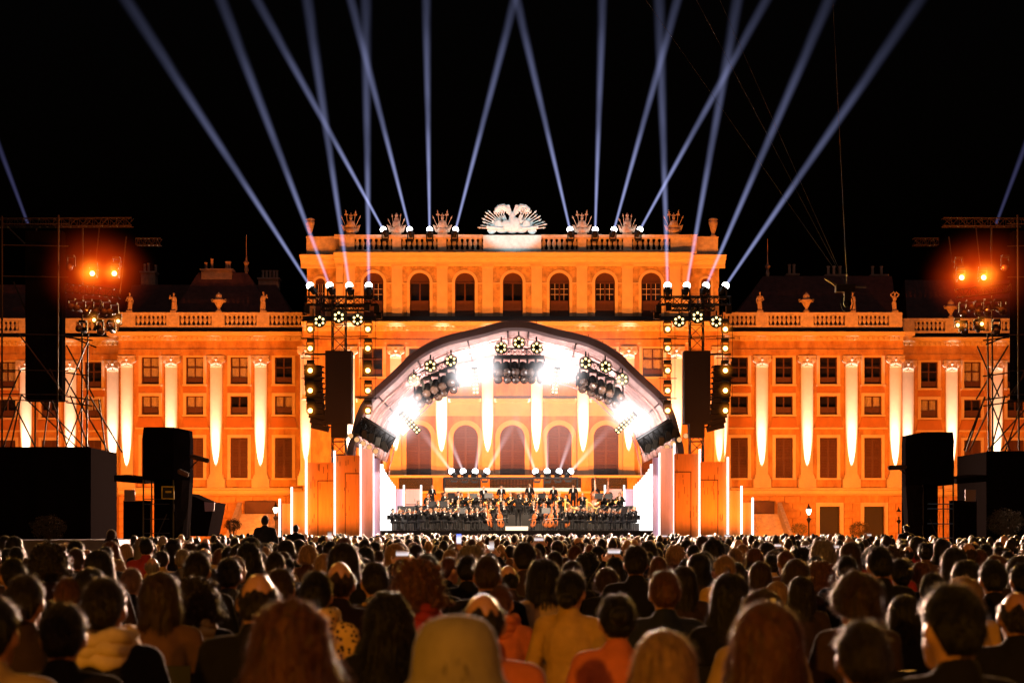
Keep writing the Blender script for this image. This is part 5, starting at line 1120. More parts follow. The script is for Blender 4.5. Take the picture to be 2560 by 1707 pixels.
def person(x, d, ztop, style, hcol, ccol, yaw=0., pose='sit', skin=0, label=None, group='seated concert audience', nod=0., var=0, bulk=1., extra=''):
    fem = style in ('long', 'wavy', 'bob', 'bun', 'pony'); base = 1.32 + (.42 if pose in ('stand', 'conduct') else 0); s = ztop / base
    o = put('person', getbody(pose, skin, fem), None, (x, d, 0), (R.gauss(0, .012), R.gauss(0, .014), yaw), s)
    dz = .42 if pose in ('stand', 'conduct') else 0
    h = setmat(put('hair', hairmesh(style, var), o, (0, 0, dz)), HM[hcol]); c = setmat(put('clothing', getcl(pose, fem, bulk), o), CL[ccol])
    cw = CLW.get(ccol, ccol)
    if label is None:
        hw = ('balding head with %s fringe' % HW[hcol]) if style == 'bald' else '%s %s hair' % (GEN[style], HW[hcol])
        label = 'seated concertgoer seen from behind with %s and %s top%s' % (hw, cw, extra)
    return tag(o, label, 'person', group)
# ---- the nearest listeners, one by one: photo x, photo y of the crown, head width px, style, hair, clothes, yaw, label
HWID = dict(short=.18, crop=.168, bob=.205, long=.21, wavy=.23, curly=.255, bun=.185, pony=.185, bald=.17, fluffy=.225)
NEAR = [
 (149, 1515, 117, 'short', 'black', 'black', .1, 'dark-haired listener low in front of the man with a bare neck and suit, black coat'), (66, 1445, 96, 'bun', 'dark_brown', 'dark_brown', -.1, 'woman with pinned-up dark hair and bare neck at the potted tree end of the crowd'),
 (283, 1451, 110, 'short', 'dark_brown', 'black', 0, 'man with short brown hair and black jacket between two women, one in a cream scarf'), (395, 1437, 98, 'bob', 'brown', 'brown', .1, 'woman with light brown bob and thick cream scarf round her neck'),
 (490, 1462, 108, 'curly', 'dark_brown', 'black', .15, 'listener with dark mottled curly hair, beige collar and black jacket'), (637, 1431, 102, 'bald', 'dark_brown', 'black', 0, 'balding man with gleaming crown and black jacket left of the leopard scarf'),
 (155, 1448, 67, 'short', 'auburn', 'dark_brown', .3, 'man with short reddish hair behind the woman with pinned-up hair'), (227, 1425, 78, 'bob', 'black', 'black', 0, 'listener with black bobbed hair behind the man in black jacket'), (495, 1384, 66, 'short', 'dark_brown', 'black', 0, 'tall man with short dark hair and big ears behind the curly head'),
 (574, 1399, 62, 'short', 'black', 'navy', .1, 'man with short black hair and navy top behind the balding man'), (191, 1372, 44, 'crop', 'brown', 'black', 0, 'shaven-headed man in black standing out over the rows near the potted tree'), (458, 1375, 38, 'short', 'grey', 'grey', .1, 'grey short-haired man with ears standing out, near the camera tower'),
 (380, 1393, 36, 'bald', 'grey', 'dark_brown', 0, 'bald man with rosy scalp beside the black-haired head near the camera tower'), (294, 1402, 42, 'fluffy', 'blond', 'black', 0, 'person with tousled blond hair under the long-haired blonde'), (44, 1369, 36, 'short', 'black', 'black', .5, 'man with short black hair turned to the side near the platform edge'),
 (124, 1364, 36, 'long', 'auburn', 'dark_brown', 0, 'woman with long reddish hair below the potted tree'), (318, 1361, 34, 'long', 'blond', 'beige', 0, 'woman with long straight blond hair below the black scaffold base'),
 (700, 1521, 205, 'wavy', 'auburn', 'dark_brown', 0, 'woman with very large long reddish hair filling the front row'), (968, 1492, 125, 'wavy', 'black', 'black', 0, 'woman with long black wavy hair and black coat in front of the curly brown head'), (785, 1434, 82, 'short', 'black', 'leopard', 0, 'listener with smooth black hair and leopard-print shawl'),
 (842, 1402, 76, 'bald', 'brown', 'dark_brown', 0, 'balding man with gleaming crown and brown jacket right of the leopard shawl'), (938, 1410, 70, 'short', 'dark_brown', 'dark_brown', .2, 'man with short dark hair, visible ear and yellow collar'), (1037, 1419, 112, 'curly', 'auburn', 'red', 0, 'woman with a big curly auburn head and red scarf'),
 (1217, 1393, 67, 'crop', 'brown', 'black', 0, 'shaven-headed man with ears standing out and black jacket in mid crowd'), (1200, 1480, 112, 'bald', 'dark_brown', 'orange', 0, 'balding dark head just behind the khaki hat, orange collar'), (1254, 1466, 62, 'crop', 'auburn', 'orange', -.2, 'man with reddish scalp and bright orange hood'),
 (1075, 1390, 68, 'short', 'dark_brown', 'black', .3, 'dark-haired man behind the big curly auburn head'), (1119, 1396, 46, 'short', 'auburn', 'black', -.8, 'man turned aside showing a reddish ear, near the raised phone'), (687, 1381, 48, 'crop', 'dark_brown', 'black', 0, 'shaven dark head near the balding men and the stage panels'),
 (763, 1367, 44, 'fluffy', 'blond', 'brown', 0, 'listener with tousled fair hair below the wide orange panel'), (807, 1387, 54, 'long', 'blond', 'beige', 0, 'woman with straight blond hair and beige top below the loudspeaker mast'), (696, 1425, 72, 'short', 'brown', 'beige', .1, 'brown-haired listener with bare ear between the two balding men'),
 (1591, 1367, 60, 'short', 'dark_brown', 'black', 0, 'tall man with short dark hair, bare lit neck and black jacket'), (1660, 1431, 79, 'short', 'auburn', 'navy', 0, 'listener with neat auburn bowl haircut, ears and dark coat collar'), (1709, 1419, 66, 'long', 'dark_brown', 'dark_brown', 0, 'woman with long dark brown hair right of the auburn bowl haircut'),
 (1415, 1431, 76, 'bun', 'black', 'mustard', -.25, 'woman with low black bun, earring and glowing mustard shirt'), (1537, 1492, 96, 'bun', 'black', 'orange', 0, 'woman with dark pinned hair and bright orange top'), (1642, 1588, 160, 'long', 'blond', 'dark_brown', 0, 'blond streaky long hair low in the front row beside the orange top'),
 (1351, 1402, 78, 'bob', 'black', 'beige', .2, 'woman with black hair and bright beige blouse left of the mustard shirt'), (1470, 1390, 54, 'curly', 'black', 'black', 0, 'listener with black curly hair and yellow necklace band'), (1430, 1405, 56, 'long', 'dark_brown', 'black', 0, 'woman with long dark hair behind the mustard shirt'),
 (1526, 1425, 58, 'fluffy', 'brown', 'black', 0, 'listener with fuzzy light brown hair left of the tall man'), (1749, 1387, 56, 'bob', 'black', 'brown', 0, 'woman with black bob and brown jacket'), (1642, 1393, 42, 'long', 'auburn', 'black', 0, 'woman with long auburn hair behind the bowl haircut'), (1686, 1370, 42, 'curly', 'blond', 'brown', 0, 'listener with curly blond hair and brown jacket'),
 (1811, 1393, 52, 'pony', 'blond', 'mustard', 0, 'woman with blond ponytail and mustard top'), (1823, 1440, 100, 'long', 'black', 'black', 0, 'woman with wide long black hair left of the big auburn long hair'), (1885, 1480, 110, 'long', 'brown', 'beige', -.2, 'woman with long brown hair, pale hair clip and beige collar'),
 (1304, 1387, 34, 'long', 'blond', 'checked', 1.45, 'fair woman in profile wearing a yellow checked shirt'), (1918, 1516, 175, 'long', 'auburn', 'dark_brown', 0, 'woman with very long auburn hair in the front row'), (2002, 1445, 66, 'long', 'dark_brown', 'dark_brown', 0, 'woman with long straight dark hair between blond hair and curls'),
 (1947, 1457, 58, 'bob', 'blond', 'dark_brown', 0, 'listener with bright blond bob behind the auburn long hair'), (2139, 1442, 112, 'fluffy', 'brown', 'dark_brown', .3, 'listener with big tousled brown hair and lit cheek'), (2145, 1562, 135, 'short', 'dark_brown', 'dark_brown', 0, 'dark-haired front-row head just below the big tousled head'),
 (2358, 1471, 150, 'short', 'black', 'black', .35, 'broad dark-haired man in the front row with lit cheek'), (2408, 1451, 84, 'fluffy', 'blond', 'mustard', 0, 'listener with swept-up fair hair and yellow collar behind the broad man'), (2527, 1477, 92, 'bald', 'dark_brown', 'black', 0, 'bald-crowned man in black beside the broad dark-haired man'), (2259, 1492, 78, 'bob', 'black', 'black', 0, 'black-haired listener left of the broad man'),
 (2052, 1413, 64, 'curly', 'auburn', 'dark_brown', 0, 'woman with curly auburn hair near the tall black head'), (1988, 1402, 66, 'long', 'brown', 'dark_brown', 0, 'woman with long brown hair behind the bright blond bob'), (1903, 1407, 55, 'long', 'brown', 'beige', 0, 'woman with shining brown hair and beige collar'), (2209, 1370, 64, 'short', 'black', 'black', 0, 'tall black-haired man near the doors-side camera tower'),
 (2113, 1393, 52, 'short', 'black', 'black', -.2, 'man with short black hair and bare ear behind the curly auburn hair'), (2250, 1399, 56, 'bun', 'black', 'black', 0, 'woman with pinned black hair and a bright clip'), (2300, 1407, 47, 'long', 'auburn', 'dark_brown', 0, 'woman with long reddish hair right of the bright clip'), (2451, 1375, 44, 'long', 'auburn', 'brown', 0, 'woman with fair auburn hair below the doors-side potted tree'),
 (2480, 1404, 67, 'short', 'black', 'black', 0, 'black-haired man below the doors-side potted tree'), (1967, 1378, 41, 'crop', 'auburn', 'brown', .2, 'bald man with glowing orange scalp'), (2422, 1404, 70, 'bob', 'black', 'black', 0, 'listener with black bob behind the swept-up fair hair'), (2329, 1436, 64, 'short', 'black', 'black', -.3, 'black-haired man beside a small phone light'), (2545, 1413, 60, 'short', 'black', 'black', 0, 'black-haired man at the end of the row beyond the potted tree'),
 (1152, 1592, 165, 'short', 'black', 'khaki', 0, 'front-row listener in a khaki bucket hat and khaki jacket'), (-15, 1500, 130, 'short', 'black', 'beige', 0, 'front-row listener in a beige jacket at the outer end of the row')]
PLACED = []; PEOPLE = {}
for i, (px, py, w, st, hc, cc_, yaw, lab) in enumerate(NEAR):
    d = HWID[st] * F / w; zt = Z(py, d); zt_ = max(.98, min(1.52, zt)); x = X(px, d)
    sc = zt_ / 1.32; d = d * (sc ** .6); x = X(px, d); zt_ = Z(py, d)
    o = person(x, d, zt_, st, hc, cc_, yaw + R.uniform(-.06, .06), 'sit', R.choice((0, 0, 1)), lab, None, var=i % 2); PLACED.append((x, d)); PEOPLE[lab] = (o, zt_ / 1.32)
def find(s): return next(v[0] for k, v in PEOPLE.items() if s in k)
# extra clothing of single listeners
sc_ = MB(); sc_.sm = True
for k in range(3): sc_.tube([((.105 + .012 * sin(i * 1.7 + k)) * sin(2 * pi * i / 20), .0 + (.1 + .012 * cos(i * 2.1 + k)) * cos(2 * pi * i / 20), 1.0 + .045 * k + .012 * sin(i * 1.3 + k * 2)) for i in range(21)], .036, 8)
def wear(o, me, name, m): return setmat(put(name, me, o), m)
scarf = sc_.mesh('scarf', CL['beige'])
wear(find('cream scarf'), scarf, 'scarf', CL['white']); wear(find('curly auburn head and red'), scarf, 'scarf', CL['red']); wear(find('leopard-print shawl'), scarf, 'scarf', CL['leopard']); wear(find('bright orange hood'), scarf, 'hood', CL['orange']); wear(find('mottled curly'), scarf, 'collar', CL['khaki'])
cl_ = MB(); cl_.sm = True; cl_.tube([(.078 * sin(2 * pi * i / 18), -.012 + .075 * cos(2 * pi * i / 18), 1.055 + .012 * cos(2 * pi * i / 18 + pi)) for i in range(19)], .015, 6); collar_me = cl_.mesh('collar', CL['mustard'])
for s_, c_ in (('yellow collar behind', 'mustard'), ('visible ear and yellow collar', 'mustard'), ('yellow necklace', 'mustard'), ('pale hair clip', 'beige'), ('shining brown hair', 'beige'), ('orange collar', 'orange'), ('bare ear between', 'beige')): wear(find(s_), collar_me, 'collar', CL[c_])
ho = find('khaki bucket hat'); hb = MB(); hb.sm = True; hb.lathe([(.005, .158), (.04, .155), (.08, .142), (.105, .115), (.12, .07), (.128, .0), (.133, -.02), (.165, -.06), (.19, -.1), (.195, -.105), (.127, -.03)], (0, .01, 1.225), 28); put('bucket_hat', hb.mesh('bucket_hat', CL['khaki']), ho)
put('hair_clip', MB().cbox((.05, -.085, 1.285), .025, .01, .02).mesh('hair_clip', mat('pearl', (.8, .8, .7), .2)), find('pale hair clip'))
put('hair_clip', MB().cbox((.06, -.09, 1.25), .03, .012, .014).mesh('hair_clip', MATS['pearl']), find('bright clip'))
# ---- phones held up by listeners
def screenmat(name, c1, c2, k):
    m = mat(name, (.02, .02, .02), .2); n = m.node_tree.nodes; l = m.node_tree.links; b = n['Principled BSDF']; tc = n.new('ShaderNodeTexCoord'); sx = n.new('ShaderNodeSeparateXYZ'); r = n.new('ShaderNodeValToRGB'); l.new(tc.outputs['Generated'], sx.inputs[0]); l.new(sx.outputs[2], r.inputs[0])
    r.color_ramp.elements[0].color = (*c1, 1); r.color_ramp.elements[1].color = (*c2, 1); e = r.color_ramp.elements.new(.35); e.color = (1, .9, .95, 1); l.new(r.outputs[0], b.inputs['Emission Color']); b.inputs['Emission Strength'].default_value = k; m.cycles.emission_sampling = 'NONE'; return m
M_SCB = screenmat('phone_screen_blue', (.25, .2, .25), (.05, .12, .75), 1.6); M_SCW = screenmat('phone_screen_stage', (.3, .16, .08), (.25, .1, .04), .9)
PH = {}
def phone(o, pose, land, sm, label):
    key = (land, sm.name)
    if key not in PH:
        w, h = (.15, .074) if land else (.074, .15); PH[key] = (MB().box(-w / 2, w / 2, 0, .009, 0, h).mesh('phone', M_PLAST), MB().box(-w / 2 + .004, w / 2 - .004, -.002, 0, .005, h - .005).mesh('screen', sm))
    s = o.scale[0]; loc = (Vector((.13, .27, 1.40)) if pose == 'raise' else Vector((0, .36, 1.36))) * s; yaw = o.rotation_euler[2]; loc = Matrix.Rotation(yaw, 3, 'Z') @ loc + o.location
    p = tag(put('phone', PH[key][0], None, loc, (0, 0, yaw), s), label, 'phone', 'phones held up in the crowd'); put('screen', PH[key][1], p); return p
for px, py, d, pose, land, sm, st, hc, cc_, lab in (
    (1122, 1375, 21, 'raise', False, M_SCB, 'long', 'blond', 'khaki', 'woman in khaki jacket raising a phone with a blue screen'), (800, 1362, 26, 'raise', False, M_SCW, 'short', 'dark_brown', 'black', 'man in black raising a phone before the wide orange panel'), (1000, 1402, 16, 'two', True, M_SCW, 'short', 'auburn', 'dark_brown', 'listener filming with a phone held in both hands below the tube wall'),
    (1228, 1385, 20, 'two', False, M_SCW, 'long', 'dark_brown', 'black', 'woman filming with an upright phone in both hands before the conductor'), (1540, 1395, 17, 'two', True, M_SCW, 'long', 'black', 'black', 'listener filming with a wide phone left of the tall man'), (1348, 1360, 24, 'two', True, M_SCW, 'short', 'black', 'dark_brown', 'listener with both arms up filming right of the podium'),
    (1823, 1346, 42, 'two', True, M_SCW, 'short', 'dark_brown', 'black', 'listener with raised arms filming in front of the low orange panel'), (1664, 1346, 44, 'two', True, M_SCW, 'short', 'black', 'black', 'listener filming below the slim purple-lit panel'), (1925, 1366, 32, 'two', True, M_SCW, 'short', 'black', 'black', 'listener filming before the doors-side stairs'), (1952, 1372, 30, 'two', True, M_SCW, 'bob', 'dark_brown', 'black', 'woman filming next to the bald orange scalp'),
    (2020, 1378, 27, 'two', True, M_SCW, 'long', 'brown', 'grey', 'woman filming in front of the first dark door'), (2098, 1376, 28, 'two', True, M_SCW, 'short', 'black', 'black', 'listener filming in front of the second dark door'), (2165, 1348, 40, 'raise', True, M_SCW, 'short', 'brown', 'black', 'listener raising a phone by the wall shrub')):
    x = X(px, d); o = person(x, d, Z(py, d), st, hc, cc_, 0, pose, 0, lab, None); PLACED.append((x, d)); phone(o, pose, land, sm, 'phone held by the ' + lab.replace(' with a phone held in both hands', '').replace(' with an upright phone in both hands', ''))
# ---- people standing up
for px, py, d, st, hc, cc_, lab in ((663, 1290, 40, 'short', 'black', 'navy', 'man standing up in the crowd in a dark hooded jacket before the stairs'), (737, 1311, 42, 'crop', 'black', 'black', 'dark figure standing up in front of the low orange panel'), (2264, 1312, 48, 'short', 'black', 'black', 'dark figure standing with a phone beside the doors-side camera tower'), (280, 1328, 50, 'curly', 'brown', 'dark_brown', 'person with a pale fur-rimmed hood before the draped scaffold base')):
    x = X(px, d); o = person(x, d, Z(py, d), st, hc, cc_, R.uniform(-.1, .1), 'stand', 0, lab, None, bulk=1.15); PLACED.append((x, d))
    if px == 280:
        fb = MB(); fb.sm = True; fb.tube([(.15 * sin(2 * pi * i / 24), .02, 1.63 + .16 * cos(2 * pi * i / 24)) for i in range(25)], .035, 8); wear(o, fb.mesh('fur_rim', CL['white']), 'fur_rim', mat('white_fur', (.7, .62, .55), .95, sheen=.5, bump=1, bscale=60))
tag(MB().box(X(-200, 56), X(342, 56), 52.2, 66, 0, 1.22).box(X(-200, 54), X(342, 54), 51, 52.19, 0, .72).build('platform', mat('grey_platform', (.22, .19, .20), .7, var=.2)), 'low grey stepped platform carrying the draped scaffold base and potted tree', 'platform')
# ---- rows of listeners behind: the nearest as individuals, the far ones as one crowd
ROW = []; d = 11.5; rr = random.Random(21)
while d < 82:
    half_w = d * .33 + 1; x = -half_w + rr.uniform(0, .5)
    while x < half_w:
        xx = x + rr.gauss(0, .06); dd = d + rr.gauss(0, .12); px = 1280 + xx * F / dd
        ok = all(abs(xx - a) > .42 or abs(dd - b) > .55 for a, b in PLACED)
        if px < 335 and dd > 25: ok = False
        if 350 < px < 545 and dd > 52: ok = False
        if px > 2235 and dd > 50: ok = False
        for a, b in PLACED:                                                   # keep listed heads further back visible
            if b > dd and abs(px - (1280 + a * F / b)) < 26 * 20 / dd and b - dd < 6: ok = False
        if ok and rr.random() < .84: ROW.append((dd, xx, max(1.12, min(1.42, rr.gauss(1.28, .075)))))
        x += rr.uniform(.5, .66)
    d += .95 if d < 30 else 1.25 if d < 50 else 1.7
ROW.sort(); NI = 205
STY = ['short'] * 8 + ['long'] * 5 + ['crop'] * 2 + ['bald'] * 2 + ['bob'] * 3 + ['bun', 'pony', 'wavy', 'curly', 'fluffy', 'fluffy']; HCL = ['black'] * 9 + ['dark_brown'] * 9 + ['brown'] * 3 + ['auburn'] * 2 + ['blond'] + ['grey']; CCL = ['black'] * 7 + ['dark_brown'] * 4 + ['navy'] * 3 + ['grey'] * 2 + ['brown', 'beige', 'white', 'mustard', 'red']
for dd, xx, zt in ROW[:NI]: person(xx, dd, zt, rr.choice(STY), rr.choice(HCL), rr.choice(CCL), rr.gauss(0, .2) if rr.random() < .85 else rr.uniform(-1.1, 1.1), 'sit', rr.choice((0, 0, 1)), var=rr.randrange(2))
def lowhead(mb, x, y, zt, st, hc, cc_, yaw, sk):
    c = Vector((x, y, zt - .118)); mb.sm = True; lng = st in ('long', 'wavy'); big = 1.25 if st in ('curly', 'fluffy') else 1.0
    mb.cur = hc if st not in ('bald',) else sk
    mb.ball(c + Vector((0, -.012, .004)), .087 * big, .108 * big, .122, 10, 7)
    if lng: mb.cur = hc; mb.ball(c + Vector((0, -.05, -.16)), .11, .07, .2, 8, 6)
    mb.cur = sk; mb.ball(c + Vector((0, .03, -.03)), .078, .09, .1, 8, 6); mb.cyl(c + Vector((0, -.01, -.2)), c + Vector((0, 0, -.06)), .058, .054, 8)
    for s in (-1, 1): mb.ball(c + Vector((s * .086, 0, -.012)), .012, .02, .03, 5, 4)
    mb.cur = cc_; mb.tube([c + Vector((0, -.02, z)) for z in (-.14, -.17, -.24, -.45, -.8)], [.07, .1, .19, .2, .18], 10); mb.cyl(c + Vector((0, .0, -.8)), c + Vector((0, .42, -.82)), .15, .13, 6); mb.cyl(c + Vector((0, .42, -.82)), c + Vector((0, .44, -1.15)), .13, .1, 6)
    for s in (-1, 1): mb.tube([c + Vector((s * .17, -.01, -.24)), c + Vector((s * .25, .03, -.47)), c + Vector((s * .1, .26, -.56))], [.07, .055, .04], 6)
hk = list(HM); ck = ['black', 'dark_brown', 'navy', 'grey', 'brown', 'beige', 'white', 'mustard']; mb = MB()
for dd, xx, zt in ROW[NI:]: lowhead(mb, xx, dd, zt, rr.choice(STY), hk.index(rr.choice(HCL + ['black', 'dark_brown'] * 9)), 8 + ck.index(rr.choice([c for c in CCL if c in ck] + ['black'] * 14)), rr.gauss(0, .2), 6 + rr.randrange(2))
co = mb.build('crowd', [HM[k] for k in hk] + SKIN + [CL[k] for k in ck]); tag(co, 'dense far rows of seated listeners between the nearer audience and the stage', 'crowd', None, 'stuff')
# ------------------------------------------------------------------ ORCHESTRA
M_SHIRT = mat('white_shirt', (.75, .72, .68), .8); M_VARN = mat('varnished_wood', (.34, .09, .02), .25, var=.3, vscale=10); M_GOLD = mat('brass', (.75, .48, .14), .25, metal=.9); M_GOLDW = mat('gilded_wood', (.62, .38, .10), .35, var=.2)
def shirt(pose): 
    j = joints(pose); mb = MB(); mb.sm = True; mb.ball(j['ch'] + Vector((0, .068, .02)), .055, .07, .15, 8, 8); mb.ball(j['nk'] + Vector((0, .04, -.01)), .06, .05, .035, 8, 6); return mb.mesh('shirt', M_SHIRT)
SH = {}
CH = {}
def chairparts():
    mb = MB(); mb.box(-.21, .21, -.2, .22, .43, .46); CH['seat'] = mb.mesh('seat', M_PLAST); CH['backrest'] = MB().box(-.2, .2, -.24, -.215, .6, .86).mesh('backrest', M_PLAST); CH['leg'] = MB().cyl((0, 0, 0), (0, 0, .44), .013, n=6).mesh('leg', M_ALU); CH['post'] = MB().cyl((0, -.225, .42), (0, -.225, .84), .012, n=6).mesh('post', M_ALU)
chairparts()
def chair(x, y, z, yaw, label, group):
    t = thing('chair', label, 'chair', (x, y, z), group, yaw); put('seat', CH['seat'], t); put('backrest', CH['backrest'], t)
    for a in (-.18, .18):
        put('post', CH['post'], t, (a, 0, 0))
        for b in (-.17, .19): put('leg', CH['leg'], t, (a, b, 0))
    return t
def violin_mesh(k=1.):
    mb = MB(); mb.ball((0, 0, 0), .085 * k, .03 * k, .1 * k, 12, 6); mb.ball((0, 0, .14 * k), .07 * k, .03 * k, .085 * k, 12, 6); mb.box(-.035 * k, .035 * k, -.02 * k, .02 * k, .02 * k, .12 * k); mb.box(-.012 * k, .012 * k, -.03 * k, -.005 * k, .18 * k, .4 * k); mb.ball((0, -.015 * k, .42 * k), .02 * k, .025 * k, .03 * k, 8, 6); return mb.mesh('violin', M_VARN)
VIO = violin_mesh(); CEL = violin_mesh(2.6); BASS = violin_mesh(4.0); BOW = MB().cyl((0, 0, 0), (0, 0, .74), .006, .004, 5).mesh('bow', M_BLACK); BOW.materials[0] = M_SHIRT
FLU = MB().cyl((-.3, 0, 0), (.3, 0, 0), .012, n=6).mesh('flute', M_ALU); CLA = MB().cyl((0, 0, 0), (0, .18, -.5), .013, .03, 8).mesh('clarinet', M_PLAST)
hm = MB(); hm.tube([(.14 * sin(t * .5), .02 * t / 12, .14 * cos(t * .5)) for t in range(13)], .018, 6); hm.cyl((.05, .05, -.1), (.2, .0, -.25), .02, .14, 12, False); HORN = hm.mesh('horn', M_GOLD)
def harp_mesh():
    mb = MB(); mb.tube([(-.42, 0, .1), (-.42, 0, 1.75)], .045, 8); mb.ball((-.42, 0, 1.8), .08, .08, .1, 8, 6); mb.tube([(-.42, 0, 1.7), (-.2, 0, 1.62), (0, 0, 1.35), (.2, 0, 1.3), (.36, 0, 1.42)], .05, 8); mb.tube([(.36, 0, 1.42), (-.3, 0, .15)], [.06, .16], 8); mb.box(-.5, -.05, -.16, .16, 0, .14)
    for k in range(14): u = k / 13; mb.cyl((-.36 + .6 * u, 0, 1.62 - .3 * u if u < .6 else 1.36), (-.28 + .56 * u, 0, .25 + 1.0 * u), .004, n=3, cap=False)
    return mb.mesh('harp', M_GOLDW)
HARP = harp_mesh()
def stand_mesh():
    desk = MB().cbox((0, 0, 1.12), .5, .02, .34, Matrix.Rotation(-.35, 3, 'X')).mesh('desk', M_PLAST); leg = MB().cyl((0, 0, .2), (0, 0, 1.05), .012, n=6)
    for k in range(3): a = k * 2.1; leg.cyl((0, 0, .3), (.25 * cos(a), .25 * sin(a), 0), .01, n=5)
    return desk, leg.mesh('tripod', M_PLAST), MB().cbox((0, .018, 1.13), .42, .006, .28, Matrix.Rotation(-.35, 3, 'X')).mesh('sheet_music', M_SHIRT)
DESK, TRIP, SHEET = stand_mesh()
CONX, CONY = X(1296, 88.9), 88.9; mr = random.Random(4)
def musician(px, d, z, kind, pos=''):
    x = X(px, d); yaw = atan2(-(CONX - x), (CONY - 1.5 - d)) if kind != 'back' else 0; yaw = yaw * .85 + pi * .15 * (1 if yaw > 0 else -1) + mr.uniform(-.35, .35)
    pose = {'violin': 'violin', 'viola': 'violin', 'cello': 'cello', 'bass': 'stand', 'percussion': 'stand', 'back': 'conduct', 'harp': 'cello'}.get(kind, 'wind')
    if pose not in SH: SH[pose] = shirt(pose)
    if kind == 'back': yaw = 0
    o = put('person', getbody(pose, 0), None, (x, d, z), (0, 0, yaw), mr.uniform(.9, 1.05)); dz = .42 if pose in ('stand', 'conduct') else 0
    setmat(put('hair', hairmesh(mr.choice(['short', 'short', 'crop', 'bob', 'bald', 'pony']), 0), o, (0, 0, dz)), HM[mr.choice(['black', 'dark_brown', 'brown', 'grey', 'grey', 'blond'])]); setmat(put('clothing', getcl(pose), o), CL['black'])
    if kind != 'back': put('shirt', SH[pose], o)
    word = {'violin': 'violinist in black suit', 'viola': 'viola player in black suit', 'cello': 'cellist in black suit', 'bass': 'standing bass player in black suit', 'percussion': 'standing percussionist in black suit', 'horn': 'horn player in black suit', 'flute': 'flautist in black suit', 'clarinet': 'clarinettist in black suit', 'harp': 'seated harpist in black', 'back': 'conductor in a dark suit standing on the white podium with his back turned'}[kind]
    tag(o, word + pos, 'person', None if kind == 'back' else 'orchestra musicians')
    M = Matrix.Rotation(yaw, 3, 'Z'); at = lambda v: o.location + M @ (Vector(v) * o.scale[0])
    def inst(name, me, v, rot, lab, cat):
        q = (M @ Matrix.Rotation(rot[2], 3, 'Z') @ Matrix.Rotation(rot[1], 3, 'Y') @ Matrix.Rotation(rot[0], 3, 'X')).to_euler(); return tag(put(name, me, None, at(v), q), (lab + pos) if pos else lab, cat, 'instruments of the orchestra')
    if kind in ('violin', 'viola'): inst('violin', VIO, (-.1, .17, 1.06), (-1.35, 0, .45), 'varnished violin of the player', 'violin'); inst('bow', BOW, (.14, .4, 1.0), (0, -1.05, .3), 'pale violin bow of the player', 'bow')
    if kind == 'cello': inst('cello', CEL, (0, .42, .42), (.25, 0, 0), 'red-brown cello of the player', 'cello'); inst('bow', BOW, (.33, .5, .66), (0, -1.45, 0), 'pale cello bow of the player', 'bow')
    if kind == 'bass': inst('double_bass', BASS, (0, .38, .48), (.12, 0, 0), 'large brown double bass of the player', 'double bass')
    if kind == 'horn': inst('horn', HORN, (0, .36, .95), (0, 0, 0), 'curled brass horn of the player', 'horn')
    if kind == 'flute': inst('flute', FLU, (.2, .17, 1.12), (0, .15, -.2), 'silver flute of the player', 'flute')
    if kind == 'clarinet': inst('clarinet', CLA, (0, .16, 1.1), (0, 0, 0), 'black clarinet of the player', 'clarinet')
    if pose not in ('stand', 'conduct'): chair(x, d, z, yaw, 'black orchestra chair of the player' + pos, 'orchestra chairs')
    if mr.random() < .3 and kind not in ('back', 'harp', 'bass', 'percussion'):
        p = at((0, .75, 0)); t = thing('music_stand', 'black music stand of the player' + pos, 'music stand', (p.x, p.y, z), 'music stands', yaw + pi); put('desk', DESK, t); put('tripod', TRIP, t); put('sheet_music', SHEET, t)
    return o
def row(pxs, d, z, kind, name, frm):
    for k, px in enumerate(pxs): musician(px + mr.uniform(-5, 5), d + mr.uniform(-.45, .45), z, kind if isinstance(kind, str) else mr.choice(kind), ', %s in the %s from %s' % (ORD[k], name, frm))
TW, TD = 'the tube wall', 'the conductor'
row((984, 1018, 1054, 1090, 1126, 1162, 1194), 89.4, ZD, 'violin', 'front row', TW); row((1002, 1036, 1072, 1108, 1144, 1180), 91.2, ZD, 'violin', 'second row', TW)
row((1216, 1247), 89.6, ZD, 'cello', 'cello pair', TW); row((1347, 1382), 89.6, ZD, 'cello', 'pair near the violas', TD); row((1416, 1452, 1486, 1522, 1556, 1586), 89.5, ZD, 'viola', 'front row', TD)
row((1366, 1396, 1424), 91.5, ZD, 'cello', 'second row', TD); row((1466, 1502, 1538, 1570), 91.3, ZD, 'viola', 'second row', 'the harps')
row((1046, 1070, 1096, 1120, 1146, 1172, 1198, 1226, 1256, 1334, 1360, 1388), 93.6, ZD + RIS[3], ['flute', 'clarinet', 'clarinet', 'horn'], 'lowest riser row', 'the violins')
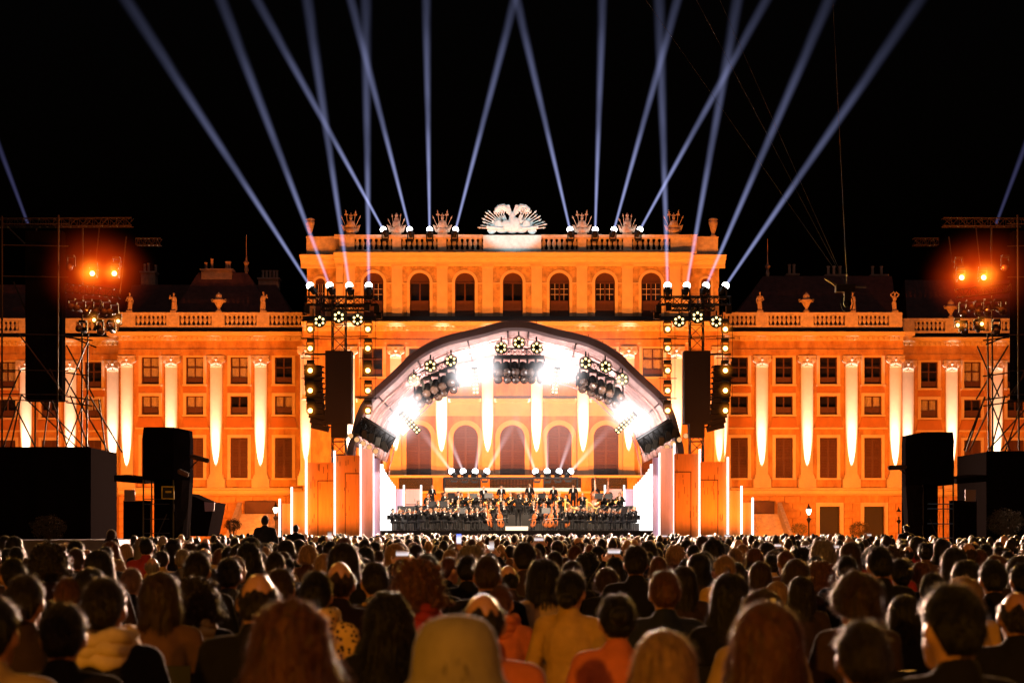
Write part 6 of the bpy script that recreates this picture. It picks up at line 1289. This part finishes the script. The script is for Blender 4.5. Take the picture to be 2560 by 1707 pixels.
row((1066, 1110, 1140, 1168, 1194, 1222, 1252, 1316, 1344, 1372, 1400, 1454), 95.6, ZD + RIS[4], ['horn', 'clarinet', 'horn', 'flute'], 'middle riser row', 'the violins')
row((1128, 1156, 1184, 1236, 1272, 1306, 1336, 1362, 1412, 1510, 1532, 1552), 97.4, ZD + RIS[4], ['horn', 'clarinet', 'horn'], 'upper riser row', 'the violins'); row((1083, 1210, 1251, 1320, 1385, 1432), 99, ZD + RIS[5] - .35, 'percussion', 'top row', 'the violins'); row((1486, 1520), 98.6, ZD + RIS[5] - .45, 'bass', 'back pair', 'the harps')
for px, d, lab in ((1430, 93.4, 'golden concert harp standing next to the cellos'), (1484, 93.6, 'golden concert harp standing farther from the conductor')):
    tag(put('harp', HARP, None, (X(px, d), d, ZD), (0, 0, .2), .98), lab, 'harp'); musician(px + 14, d + .6, ZD, 'harp', ' at the ' + lab.replace('golden concert ', ''))
for k, px in enumerate((1118, 1140, 1295)):
    mb = MB(); mb.sm = True; mb.lathe([(.1, .3), (.32, .45), (.4, .75), (.4, .82)], n=16); mb.sm = False
    for a in range(3): mb.cyl((.3 * cos(a * 2.1), .3 * sin(a * 2.1), 0), (.34 * cos(a * 2.1), .34 * sin(a * 2.1), .7), .02, n=5)
    tag(mb.build('kettledrum', mat('copper', (.5, .2, .1), .3, metal=.8), None, (X(px, 97.9), 97.9, ZD + RIS[5])), ('first', 'second', 'third')[k] + ' copper kettledrum on the back riser, counted from the violins', 'drum', 'kettledrums')
pod = MB().box(X(1264, 88.9), X(1320, 88.9), 88.4, 89.4, ZD, ZD + .22).build('podium', mat('white_podium', (.85, .8, .7), .5)); tag(pod, 'low white podium under the conductor', 'podium')
musician(1296, 88.9, ZD + .22, 'back')
# chairs under the nearest listeners
for lab, (o, s_) in PEOPLE.items():
    if o.location.y < 8.6: c_ = chair(o.location.x, o.location.y, 0, o.rotation_euler[2], ' '.join(('dark chair under the ' + lab).split()[:16]), None); c_.scale = (s_,) * 3
